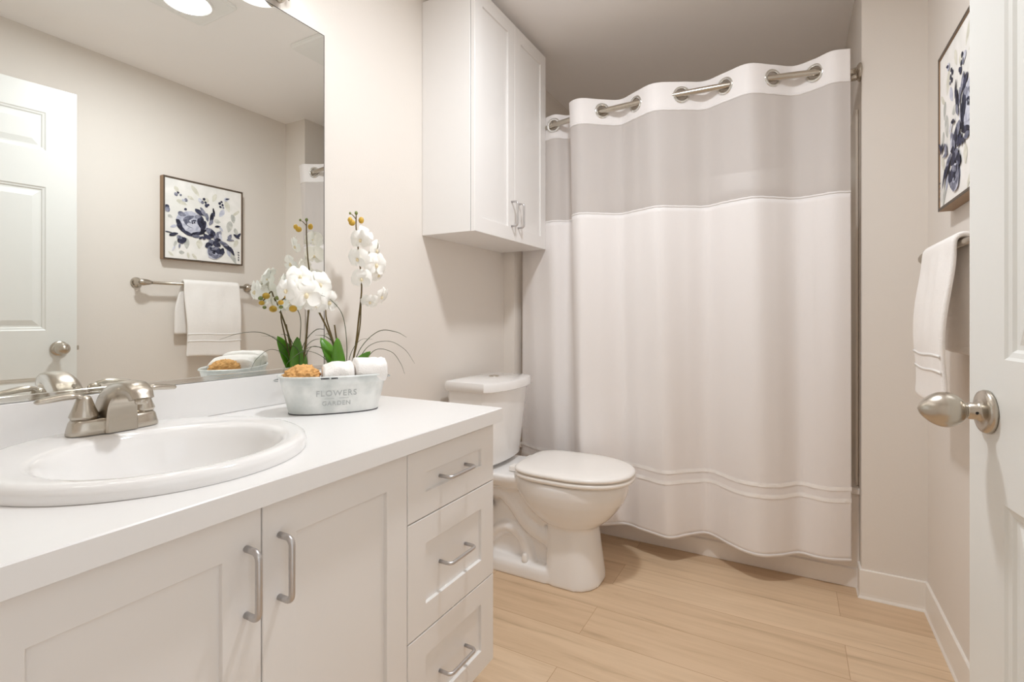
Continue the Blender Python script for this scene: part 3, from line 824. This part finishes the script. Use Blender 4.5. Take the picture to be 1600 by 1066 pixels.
def towel():
    t = thing('hand_towel', 'folded white terry hand towel draped over the towel bar', 'towel', (BX, 1.76, BZ))
    y0, y1 = 1.600, 1.921
    prof = []   # from front hem up, over the bar, down the back
    for k in range(26):
        z = 0.828 + (BZ - 0.828) * k / 26; f = k / 26
        prof.append((BX - 0.021 - 0.016 * (1 - f) - 0.020 * math.sin(f * PI) ** 2 * 0.7, z))
    for k in range(11):
        a = PI - PI * k / 10; prof.append((BX + 0.0205 * math.cos(a), BZ + 0.021 * math.sin(a)))
    for k in range(1, 18):
        z = BZ - (BZ - 0.955) * k / 17; f = k / 17
        prof.append((BX + 0.0205 + 0.008 * f, z))
    ny = 24; bm = bmesh.new(); rows = []
    npf = len(prof)
    for i, (x, z) in enumerate(prof):
        row = []
        for j in range(ny + 1):
            g = j / ny
            fr = i < 26; fl_ = 1 - i / 26 if fr else 0
            y = y0 + (y1 - y0) * g + (0.006 * math.sin(i * 0.21) * (0.6 if g < .5 else -0.4))
            if i > 36: y -= 0.028 * (1 - g) * min(1, (i - 36) / 8)        # back layer shows past the near edge
            nx = noise.noise(Vector((x * 9, y * 14, z * 7))) * 0.006
            nz = 0.006 * math.sin(g * 5 + 1) * fl_
            row.append(bm.verts.new((x + nx * (1 if 25 > i or i > 36 else 0.15), y, z + nz - 0.010 * fl_ * (1 - g) * 0.4)))
        rows.append(row)
    for a, b in zip(rows, rows[1:]):
        for k in range(ny): bm.faces.new((a[k], a[k + 1], b[k + 1], b[k]))
    o = wchild('towel_cloth', bm, M['terry'], t, True)
    solid(o, 0.013)
    bv = o.modifiers.new('soft', 'SUBSURF'); bv.levels = 1; bv.render_levels = 1
    # woven dobby bands near the front hem
    for zz in (0.955, 0.915):
        bm = bmesh.new(); rows = []
        for z in (zz + 0.0035, zz - 0.0035):
            row = []
            for j in range(ny + 1):
                g = j / ny; f = (zz - 0.828) / (BZ - 0.828); i = f * 26
                x = BX - 0.021 - 0.016 * (1 - f) - 0.020 * math.sin(f * PI) ** 2 * 0.7
                y = y0 + (y1 - y0) * g + (0.006 * math.sin(i * 0.21) * (0.6 if g < .5 else -0.4))
                nx = noise.noise(Vector((x * 9, y * 14, zz * 7))) * 0.006
                row.append(bm.verts.new((x + nx - 0.0070, y, z + 0.006 * math.sin(g * 5 + 1) * (1 - f) - 0.004 * (1 - f) * (1 - g))))
            rows.append(row)
        for k in range(ny): bm.faces.new((rows[0][k], rows[0][k + 1], rows[1][k + 1], rows[1][k]))
        b_ = wchild('woven_band', bm, M['satin'], t, True); solid(b_, 0.0012)
towel()

# ------------------------------------------------------------ framed floral picture
PY0, PY1, PZ0, PZ1, PX = 1.513, 1.972, 1.372, 1.832, 0.388
pic = thing('framed_picture', 'framed blue and white floral painting on the right wall', 'picture', (XR, 1.74, 1.60))
bm = bmesh.new()
ft_ = 0.008
for (a, b, c, d) in ((PY0, PY1, PZ0, PZ0 + ft_), (PY0, PY1, PZ1 - ft_, PZ1), (PY0, PY0 + ft_, PZ0 + ft_, PZ1 - ft_), (PY1 - ft_, PY1, PZ0 + ft_, PZ1 - ft_)):
    box(bm, PX, XR - 0.0015, a, b, c, d)
    box(bm, PX - 0.0008, PX, a, b, c, d, mi=1)
wchild('frame', bm, [M['frame'], M['fedge']], pic)
def paint_mat(name, dark, light, scale):
    m = bpy.data.materials.new(name); m.use_nodes = True; nt = m.node_tree; b = nt.nodes['Principled BSDF']
    tc = nt.nodes.new('ShaderNodeTexCoord'); n = nt.nodes.new('ShaderNodeTexNoise'); n.inputs['Scale'].default_value = scale; n.inputs['Detail'].default_value = 4
    n.inputs['Distortion'].default_value = 1.0
    r = nt.nodes.new('ShaderNodeValToRGB'); r.color_ramp.elements[0].position = 0.35; r.color_ramp.elements[1].position = 0.65
    r.color_ramp.elements[0].color = dark; r.color_ramp.elements[1].color = light
    nt.links.new(tc.outputs['Object'], n.inputs['Vector']); nt.links.new(n.outputs['Fac'], r.inputs[0]); nt.links.new(r.outputs[0], b.inputs['Base Color'])
    b.inputs['Roughness'].default_value = 0.8
    return m
PM = [paint_mat('canvas_ground', rgb(230, 229, 225), rgb(243, 241, 238), 9),
      paint_mat('ink_navy', rgb(22, 22, 38), rgb(64, 66, 90), 40),
      paint_mat('ink_slate', rgb(84, 87, 108), rgb(150, 152, 168), 40),
      paint_mat('ink_mist', rgb(168, 172, 192), rgb(214, 216, 228), 30),
      paint_mat('ink_grey', rgb(176, 178, 174), rgb(210, 210, 204), 25),
      paint_mat('ink_sand', rgb(206, 204, 190), rgb(226, 224, 212), 25)]
CW, CH = PY1 - PY0 - 0.018, PZ1 - PZ0 - 0.018
bm = B(PX + 0.003, PX + 0.020, PY0 + 0.009, PY1 - 0.009, PZ0 + 0.009, PZ1 - 0.009)
cnt = [0]
def stroke(cu, cv, ru, rv, rot, mi, tip=0.0):
    """petal-shaped dab of paint; cu, cv in 0..1 from near-left top of the picture as the mirror shows it"""
    cnt[0] += 1
    x = PX + 0.003 - 0.00004 * cnt[0] - 0.0001
    n_ = 18; vs = []
    a0 = math.radians(rot)
    if mi in (1, 2): ru *= 1.12; rv *= 1.2
    sd = random.random() * 9
    for k in range(n_):
        t = 2 * PI * k / n_
        jr = 1 + 0.16 * noise.noise(Vector((math.cos(t) * 1.5 + sd, math.sin(t) * 1.5, cnt[0])))
        a = ru * math.cos(t) * jr; b = rv * math.sin(t) * jr * (1 - tip * max(0, math.cos(t)))
        uu = cu + a * math.cos(a0) - b * math.sin(a0); vv = cv + a * math.sin(a0) + b * math.cos(a0)
        uu = min(max(uu, 0.002), 0.998); vv = min(max(vv, 0.002), 0.998)
        vs.append(bm.verts.new((x, PY0 + 0.009 + uu * CW, PZ1 - 0.009 - vv * CH)))
    f = bm.faces.new(vs); f.material_index = mi
# pale background leaves
for s_ in ((.14, .13, .05, .025, 60, 5), (.37, .10, .08, .03, 50, 5), (.20, .28, .07, .03, 20, 5), (.62, .14, .06, .03, 110, 5), (.80, .22, .08, .035, 70, 5), (.92, .30, .07, .02, 140, 5),
           (.88, .38, .06, .035, 80, 4), (.83, .50, .08, .045, 100, 4), (.93, .56, .06, .03, 60, 4), (.66, .45, .045, .03, 10, 4), (.72, .33, .06, .035, 120, 3), (.26, .80, .07, .035, 90, 4), (.42, .79, .06, .04, 90, 5),
           (.12, .82, .04, .018, 110, 4), (.20, .92, .035, .025, 0, 4), (.36, .96, .05, .02, 50, 5), (.28, .95, .04, .018, 80, 5), (.92, .72, .06, .03, 120, 5), (.88, .92, .10, .035, 60, 4), (.82, .86, .06, .03, 70, 3),
           (.06, .48, .03, .02, 20, 4), (.10, .60, .04, .02, 160, 3), (.55, .88, .05, .03, 90, 3), (.07, .95, .04, .015, 40, 5), (.50, .20, .05, .03, 160, 5), (.31, .20, .04, .02, 20, 5)):
    stroke(*s_, tip=0.5)
# little sprigs along the top
for (u_, v_, r_, m_) in ((.13, .19, .022, 2), (.155, .165, .014, 1), (.185, .19, .014, 2), (.25, .24, .022, 2), (.22, .25, .02, 3), (.48, .185, .018, 1), (.50, .225, .016, 1), (.51, .265, .022, 1), (.535, .25, .016, 1), (.43, .21, .03, 3), (.46, .23, .02, 2),
                     (.69, .20, .018, 1), (.715, .175, .014, 1), (.73, .215, .016, 1), (.70, .245, .016, 1), (.74, .25, .012, 2), (.78, .13, .03, 3), (.245, .36, .016, 1), (.02, .37, .03, 1), (.03, .40, .03, 2)):
    stroke(u_, v_, r_, r_ * 0.8, random.uniform(0, 180), m_)
stroke(.80, .12, .03, .009, -20, 1, 0.6)
# large rose
for s_ in ((.33, .52, .20, .14, 10, 3), (.20, .43, .045, .028, 10, 2), (.23, .55, .09, .075, 40, 3), (.17, .56, .06, .025, 60, 1), (.20, .62, .07, .022, 40, 1), (.28, .67, .07, .02, 20, 1), (.33, .50, .10, .085, 0, 3), (.30, .55, .08, .03, 30, 2),
           (.35, .56, .09, .03, 10, 3), (.28, .47, .07, .025, -30, 2), (.44, .50, .085, .04, 80, 1), (.47, .55, .075, .028, 110, 1), (.40, .43, .04, .02, -20, 2), (.42, .37, .06, .025, 30, 1), (.47, .36, .06, .02, 60, 2), (.52, .42, .05, .018, 80, 2),
           (.58, .42, .075, .022, 100, 1), (.61, .34, .05, .012, 80, 1), (.57, .48, .04, .02, 120, 2), (.40, .65, .08, .018, -10, 1), (.46, .62, .06, .018, -35, 1), (.38, .69, .05, .018, 0, 2), (.36, .60, .07, .018, -5, 3)):
    stroke(*s_, tip=0.4)
for (u_, v_) in ((.325, .50), (.345, .49), (.33, .525), (.355, .515), (.365, .49)): stroke(u_, v_, .012, .008, random.uniform(0, 180), 1)
# dark leaves left and lower left
for s_ in ((.10, .70, .05, .018, -20, 1), (.04, .68, .04, .006, 5, 1), (.20, .76, .05, .038, -20, 1), (.17, .73, .03, .02, 20, 2), (.17, .84, .025, .01, 100, 2), (.10, .88, .035, .012, 120, 3)):
    stroke(*s_, tip=0.3)
# middle cluster
for s_ in ((.57, .61, .07, .035, 30, 2), (.60, .63, .05, .03, 60, 1), (.52, .68, .05, .022, 30, 1), (.48, .70, .02, .02, 0, 1), (.44, .70, .03, .012, -40, 1), (.64, .68, .03, .03, 0, 2), (.68, .62, .045, .03, -60, 2), (.70, .66, .05, .02, 70, 3), (.66, .70, .04, .02, -10, 1),
           (.66, .52, .035, .012, -10, 1), (.71, .55, .04, .014, 50, 3), (.83, .64, .04, .022, -60, 2), (.84, .68, .05, .012, 0, 2), (.93, .62, .045, .016, 30, 1), (.96, .60, .04, .016, -50, 1), (.57, .66, .04, .025, -20, 1)):
    stroke(*s_, tip=0.4)
# small rose lower right
for s_ in ((.55, .78, .06, .03, -30, 1), (.60, .74, .06, .022, 10, 2), (.65, .76, .05, .035, 20, 1), (.62, .88, .10, .09, 0, 3), (.56, .86, .03, .06, 0, 2), (.60, .84, .05, .022, 20, 1), (.68, .86, .035, .06, -20, 1), (.72, .86, .03, .05, 20, 1), (.63, .82, .05, .018, -20, 2),
           (.66, .92, .06, .022, -20, 2), (.60, .93, .05, .018, 30, 2), (.62, .88, .03, .018, 0, 1), (.64, .89, .02, .012, 30, 3), (.79, .78, .09, .026, 40, 1), (.86, .83, .06, .018, 60, 1), (.74, .74, .06, .02, 20, 2)):
    stroke(*s_, tip=0.4)
for k in range(4): stroke(.955, .84 + .035 * k, .012, .006, 30 * k, 1)
wchild('canvas', bm, PM, pic)

# ------------------------------------------------------------ tin bucket on the counter
BKX, BKY = -1.092, 0.978; BANG = math.radians(53)
bk = thing('tin_bucket', 'oval whitewashed tin bucket with embossed lettering standing on the countertop', 'bucket', (BKX, BKY, 0.8005), BANG)
BH = 0.098
def bell(a, b, z, n=64): return sellipse(0, 0, a, b, z, n, 2.5)
bm = bmesh.new()
def bdim(f): return 0.114 + 0.024 * f, 0.058 + 0.020 * f
rings = []
for f in (0, 0.02, 0.25, 0.5, 0.75, 0.97): a, b = bdim(f); rings.append(bell(a, b, BH * f + (0.0005 if f == 0 else 0)))
a, b = bdim(1)
rings += [bell(a + 0.003, b + 0.003, BH * 0.975), bell(a + 0.004, b + 0.004, BH), bell(a + 0.002, b + 0.002, BH + 0.003), bell(a - 0.001, b - 0.001, BH)]
for f in (0.97, 0.5, 0.05): a, b = bdim(f); rings.append(bell(a - 0.0015, b - 0.0015, BH * f))
loft(bm, rings)
obj('bucket_shell', bm, M['tin'], bk, True)
bm = bmesh.new(); a, b = bdim(0)
loft(bm, [bell(a + 0.0012, b + 0.0012, 0.0002), bell(a + 0.0014, b + 0.0014, 0.0022), bell(a - 0.001, b - 0.001, 0.0024)], True, False); obj('base_ring', bm, M['tin_dark'], bk, True)
def on_bucket(t, z, off=0.0006):
    """t: distance along the front face from its centre, front face looks to local -y"""
    f = z / BH; a, b = bdim(f)
    x = t
    y = -b * (max(0.0, 1 - abs(x / a) ** 2.5)) ** (1 / 2.5)
    return Vector((x, y - off, z))
def lettering(txt, size, zc, parent):
    cu_ = bpy.data.curves.new('lettering', 'FONT'); cu_.body = txt; cu_.size = size; cu_.align_x = 'CENTER'; cu_.space_character = 1.12
    cu_.extrude = 0.0; cu_.resolution_u = 4
    tmp = bpy.data.objects.new('lettering_tmp', cu_); C.objects.link(tmp)
    bpy.context.view_layer.update()
    me = bpy.data.meshes.new_from_object(tmp.evaluated_get(bpy.context.evaluated_depsgraph_get()))
    bpy.data.objects.remove(tmp)
    b2 = bmesh.new(); b2.from_mesh(me); bpy.data.meshes.remove(me)
    bmesh.ops.triangulate(b2, faces=b2.faces)
    bmesh.ops.subdivide_edges(b2, edges=[e for e in b2.edges if e.calc_length() > 0.004], cuts=1)
    r = bmesh.ops.extrude_face_region(b2, geom=list(b2.faces))
    up = set(v for v in r['geom'] if isinstance(v, bmesh.types.BMVert))
    for v in b2.verts:
        v.co = on_bucket(v.co.x, zc + v.co.y, 0.0011 if v in up else 0.0001)
    return obj('lettering', b2, M['tin_wear'], parent)
lettering('FLOWERS', 0.0215, 0.0485, bk)['label'] = 'embossed word FLOWERS'
lettering('GARDEN', 0.0165, 0.0235, bk)['label'] = 'embossed word GARDEN'
for (t0, t1) in ((-0.030, -0.006), (0.006, 0.030)):
    bm = bmesh.new()
    for k in range(8):
        ta, tb_ = t0 + (t1 - t0) * k / 8, t0 + (t1 - t0) * (k + 1) / 8
        bm.faces.new([bm.verts.new(on_bucket(*q, 0.0009)) for q in ((ta, 0.0415), (tb_, 0.0415), (tb_, 0.0427), (ta, 0.0427))])
    obj('embossed_rule', bm, M['tin_wear'], bk)
bm = bmesh.new()
for k in range(26):
    t = -0.040 + k * 0.0016; hgt = 0.0025 + 0.0022 * abs(math.sin(k * 1.7))
    if k in (13, 14, 15): continue
    bm.faces.new([bm.verts.new(on_bucket(*q, 0.0052)) for q in ((t, BH - hgt), (t + 0.0017, BH - hgt), (t + 0.0017, BH - 0.0004), (t, BH - 0.0004))])
obj('chipped_rim', bm, M['tin_dark'], bk)
for sx in (-1, 1):
    bm = bmesh.new()
    rs = []
    for k in range(13):
        th = PI * k / 12
        rs.append((sx * (0.139 + 0.010 * math.sin(th)), -0.022 * math.cos(th), BH - 0.010))
    tube(bm, rs, 0.0016, 8)
    obj('ear_handle', bm, M['tin_wear'], bk, True)

# sponge and washcloths in the bucket
def local(px, py, pz):
    c, s = math.cos(BANG), math.sin(BANG); return (BKX + c * px - s * py, BKY + s * px + c * py, pz)
bm = bmesh.new()
rr_ = bmesh.ops.create_icosphere(bm, subdivisions=5, radius=1)
for v in bm.verts:
    p = v.co.copy(); nn = p.normalized()
    d = 1 + 0.10 * noise.noise(p * 2.2) + 0.22 * (abs(noise.noise(p * 5.5)) - 0.3) + 0.12 * noise.noise(p * 13)
    v.co = Vector((p.x * 0.045 * d, p.y * 0.042 * d, p.z * 0.033 * d))
sp = obj('sea_sponge', bm, M['sponge'], smooth=True)
sp.location = local(-0.082, 0.0, 0.894); sp.rotation_euler = (0.1, -0.06, BANG)
tag(sp, 'orange natural sponge in the left end of the tin bucket', 'sponge')

def washcloth(name, cx, cy, L_, W_, H_, z0, label, seed):
    bm = bmesh.new(); rings = []
    nL, nS = 22, 28
    for i in range(nL + 1):
        f = i / nL; x = -L_ / 2 + L_ * f
        e = min(1.0, math.sin(PI * min(max(f, 0.0), 1.0)) * 5 + 0.55)
        ring = []
        for k in range(nS):
            t = 2 * PI * k / nS; c, s = math.cos(t), math.sin(t)
            y = W_ / 2 * math.copysign(abs(c) ** 0.55, c) * e ** 0.3; z = H_ / 2 * math.copysign(abs(s) ** 0.6, s) * e ** 0.5
            nx = noise.noise(Vector((x * 26 + seed, y * 22, z * 30))) * 0.006
            ridge = -0.004 * max(0, 1 - abs((x - L_ * 0.28) * 60)) if s > 0 else 0
            ring.append(Vector((x + nx * 0.5, y + nx, z + H_ / 2 + nx + ridge - (0.012 * max(0, (-f + 0.35) / 0.35) if seed == 1 else 0) * (1 if s > 0 else 0))))
        rings.append(ring)
    loft(bm, rings)
    o = obj(name, bm, M['terry'], smooth=True)
    o.location = local(cx, cy, z0); o.rotation_euler = (0, 0, BANG)
    tag(o, label, 'washcloth')
    return o
washcloth('washcloth', 0.008, -0.004, 0.078, 0.128, 0.062, 0.871, 'rolled white washcloth in the middle of the tin bucket beside the sponge', 1)
washcloth('washcloth', 0.092, -0.002, 0.082, 0.122, 0.064, 0.876, 'rolled white washcloth filling the right end of the tin bucket', 5)

# ------------------------------------------------------------ orchid behind the bucket
OX, OY = -1.200, 1.125
orc = thing('potted_orchid', 'white artificial orchid with yellow buds standing behind the tin bucket', 'orchid', (OX, OY, 0.8005))
bm = bmesh.new(); lathe(bm, [(0.024, 0.0), (0.030, 0.06), (0.032, 0.062), (0.029, 0.064), (0.027, 0.055), (0.0, 0.056)], 24)
obj('pot', bm, M['soil'], orc, True)
def wp(x, y, z): return Vector((x - OX, y - OY, z - 0.8005))
def flower_bm(sz, seed):
    random.seed(seed)
    bm = bmesh.new()
    # local: faces +x
    for k, (a, ln_, wd) in enumerate(((90, 1.0, .62), (210, .95, .58), (330, .95, .58), (15, 1.02, 1.05), (165, 1.02, 1.05))):
        a = math.radians(a + random.uniform(-6, 6)); d = Vector((0, math.cos(a), math.sin(a))); s = Vector((0, -math.sin(a), math.cos(a)))
        nu, nv = 7, 5; g = []
        curl = random.uniform(-.15, .25)
        for i in range(nu + 1):
            f = i / nu; wdt = wd * sz * 0.5 * (math.sin(PI * min(1, (0.06 + f * 0.9))) ** 0.75) * (0.6 + 0.5 * f)
            row = []
            for j in range(nv + 1):
                h = -1 + 2 * j / nv
                row.append(bm.verts.new(d * (sz * 0.5 * ln_ * f) + s * (wdt * h) + Vector((sz * (0.10 * math.sin(f * PI) - curl * f * f - 0.10 * h * h * (1 if k > 2 else -0.4)) + (0.002 if k > 2 else 0), 0, 0))))
            g.append(row)
        for x, y in zip(g, g[1:]):
            for j in range(nv): bm.faces.new((x[j], x[j + 1], y[j + 1], y[j]))
    bmesh.ops.remove_doubles(bm, verts=bm.verts, dist=1e-5)
    return bm
def lip_bm(sz):
    bm = bmesh.new(); sphere(bm, (sz * 0.07, 0, -sz * 0.04), sz * 0.075, 10, 8, (1.3, 0.9, 1.2)); sphere(bm, (sz * 0.08, 0, sz * 0.03), sz * 0.035, 8, 6)
    return bm
flw = flower_bm(1.0, 3); lipm = lip_bm(1.0)
protoF = []
for sd in (3, 8, 14):
    me = bpy.data.meshes.new('flower'); b_ = flower_bm(1.0, sd); b_.to_mesh(me); b_.free(); me.materials.append(M['orch'])
    for p in me.polygons: p.use_smooth = True
    protoF.append(me)
flw.free()
meL = bpy.data.meshes.new('flower_lip'); lipm.to_mesh(meL); lipm.free(); meL.materials.append(M['lip'])
fc = [0]
def flower(pos, yaw, pitch, sz):
    f = bpy.data.objects.new('flower', protoF[fc[0] % 3]); fc[0] += 1; C.objects.link(f); f.parent = orc
    f.location = pos; f.rotation_euler = (0, math.radians(pitch), math.radians(yaw)); f.scale = (sz, sz, sz)
    l = bpy.data.objects.new('flower_lip', meL); C.objects.link(l); l.parent = f
def bud(pos, r, m, sc=(1, 1, 1.25)):
    bm = bmesh.new(); sphere(bm, pos, r, 14, 10, sc); obj('bud', bm, m, orc, True)
def stalk(pts, r0=0.0032, r1=0.0018):
    P = catmull([wp(*p) for p in pts], 6); n_ = len(P)
    bm = bmesh.new(); tube(bm, P, [r0 + (r1 - r0) * i / (n_ - 1) for i in range(n_)], 8); return obj('flower_stalk', bm, M['stem'], orc, True), P
# tall stalk
_, P1 = stalk([(-1.200, 1.130, 0.85), (-1.198, 1.155, 0.95), (-1.195, 1.168, 1.05), (-1.195, 1.180, 1.15), (-1.195, 1.168, 1.25), (-1.198, 1.160, 1.33), (-1.198, 1.160, 1.375)])
stalk([(-1.203, 1.13, 0.85), (-1.192, 1.165, 1.0), (-1.190, 1.172, 1.08), (-1.185, 1.165, 1.115)], 0.0025, 0.0015)
for p, yw, pt_, sz in (((-1.190, 1.192, 1.318), 10, -20, .058), ((-1.165, 1.145, 1.292), -60, 25, .060), ((-1.170, 1.215, 1.268), 35, 20, .064), ((-1.160, 1.130, 1.232), -80, 30, .062),
                       ((-1.150, 1.195, 1.218), -10, 10, .074), ((-1.170, 1.225, 1.190), 30, 25, .060), ((-1.165, 1.150, 1.172), -50, 20, .060), ((-1.155, 1.225, 1.120), 15, 35, .058), ((-1.160, 1.180, 1.102), -40, 50, .052)):
    flower(wp(*p), yw, pt_, sz)
bud(wp(-1.190, 1.135, 1.345), 0.0095, M['bud'], (1, 1.1, 1)); bud(wp(-1.188, 1.125, 1.352), 0.007, M['bud'])
bud(wp(-1.195, 1.178, 1.360), 0.0085, M['bud']); bud(wp(-1.198, 1.160, 1.380), 0.005, M['gbud']); bud(wp(-1.198, 1.135, 1.375), 0.0035, M['gbud'])
stalk([(-1.198, 1.160, 1.360), (-1.198, 1.147, 1.370), (-1.198, 1.136, 1.374)], 0.0015, 0.001)
# second stalk leaning along the mirror towards the sink
_, P2 = stalk([(-1.205, 1.115, 0.85), (-1.215, 1.085, 0.97), (-1.225, 1.045, 1.06), (-1.235, 1.010, 1.115), (-1.258, 0.985, 1.130), (-1.268, 0.962, 1.112), (-1.272, 0.945, 1.098)])
stalk([(-1.20, 1.110, 0.86), (-1.205, 1.075, 0.98), (-1.210, 1.055, 1.045), (-1.212, 1.053, 1.075)], 0.0026, 0.0018)
stalk([(-1.20, 1.118, 0.86), (-1.203, 1.09, 0.97), (-1.203, 1.078, 1.03)], 0.0026, 0.0022)
for p, yw, pt_, sz in (((-1.225, 0.995, 1.118), -35, 5, .088), ((-1.240, 0.985, 1.168), -25, -20, .072), ((-1.235, 1.050, 1.150), -20, 0, .078), ((-1.225, 1.075, 1.100), 10, 25, .070),
                       ((-1.245, 0.945, 1.128), -70, 5, .066), ((-1.225, 1.030, 1.092), -30, 30, .064)):
    flower(wp(*p), yw, pt_, sz)
for p, r, m_ in (((-1.272, 0.958, 1.116), .0095, 'bud'), ((-1.268, 0.984, 1.078), .010, 'bud'), ((-1.275, 0.938, 1.108), .006, 'gbud'), ((-1.270, 0.945, 1.095), .007, 'bud'), ((-1.276, 0.950, 1.082), .005, 'gbud')):
    bud(wp(*p), r, M[m_], (1, 1.2, 1))
# broad leaves
def leaf(base, tip, wd, bend, m=M['leaf'], name='leaf', side=None):
    base, tip = wp(*base), wp(*tip); d = tip - base; ln_ = d.length; dn = d.normalized()
    sd = side or dn.cross(Vector((1, 0, 0)))
    sd = Vector(sd).normalized(); nrm = dn.cross(sd).normalized()
    bm = bmesh.new(); rows = []; nu, nv = 14, 6
    for i in range(nu + 1):
        f = i / nu; p = base + d * f + nrm * bend * math.sin(f * PI * 0.9)
        wdt = wd * (math.sin(PI * (0.10 + 0.90 * f) ** 0.9) ** 0.6 if f < 1 else 0.02)
        rows.append([bm.verts.new(p + sd * wdt * (-1 + 2 * j / nv) + nrm * (-0.25 * wdt * (1 - abs(-1 + 2 * j / nv)))) for j in range(nv + 1)])
    for a, b in zip(rows, rows[1:]):
        for j in range(nv): bm.faces.new((a[j], a[j + 1], b[j + 1], b[j]))
    o = obj(name, bm, m, orc, True); solid(o, 0.0012); return o
leaf((-1.205, 1.115, 0.86), (-1.175, 1.065, 0.992), 0.026, 0.010)
leaf((-1.20, 1.13, 0.86), (-1.150, 1.175, 0.945), 0.022, 0.012)
leaf((-1.21, 1.12, 0.86), (-1.262, 1.075, 0.990), 0.027, -0.008)
# grass blades
def blade(pts, r=0.0017):
    P = catmull([wp(*p) for p in pts], 8); n_ = len(P)
    bm = bmesh.new(); tube(bm, P, [r * (1 - 0.75 * (i / (n_ - 1)) ** 2) for i in range(n_)], 6, flat=0.6); obj('grass_blade', bm, M['grass'], orc, True)
blade([(-1.195, 1.13, 0.86), (-1.18, 1.16, 0.955), (-1.165, 1.225, 1.008), (-1.150, 1.290, 1.004), (-1.140, 1.330, 0.985)])
blade([(-1.190, 1.13, 0.86), (-1.175, 1.18, 0.955), (-1.155, 1.255, 0.975), (-1.140, 1.320, 0.945), (-1.130, 1.360, 0.895)])
blade([(-1.185, 1.14, 0.86), (-1.165, 1.20, 0.945), (-1.150, 1.265, 0.940), (-1.140, 1.300, 0.900), (-1.135, 1.315, 0.862)])
blade([(-1.200, 1.12, 0.86), (-1.205, 1.128, 0.97), (-1.215, 1.120, 1.060), (-1.215, 1.075, 1.105), (-1.205, 1.030, 1.118)])
blade([(-1.205, 1.12, 0.86), (-1.215, 1.095, 0.96), (-1.225, 1.065, 0.995), (-1.235, 1.035, 1.000)])
blade([(-1.21, 1.115, 0.86), (-1.20, 1.08, 0.95), (-1.17, 1.03, 1.00), (-1.13, 0.98, 1.005), (-1.09, 0.93, 0.985)], 0.0015)
blade([(-1.21, 1.11, 0.86), (-1.225, 1.06, 0.93), (-1.235, 1.00, 0.955), (-1.24, 0.95, 0.930), (-1.242, 0.93, 0.900)], 0.0015)
blade([(-1.205, 1.125, 0.86), (-1.235, 1.10, 0.94), (-1.26, 1.05, 0.965), (-1.27, 1.00, 0.945)], 0.0015)
blade([(-1.20, 1.12, 0.86), (-1.17, 1.11, 0.94), (-1.12, 1.10, 0.985), (-1.06, 1.09, 0.99)], 0.0015)
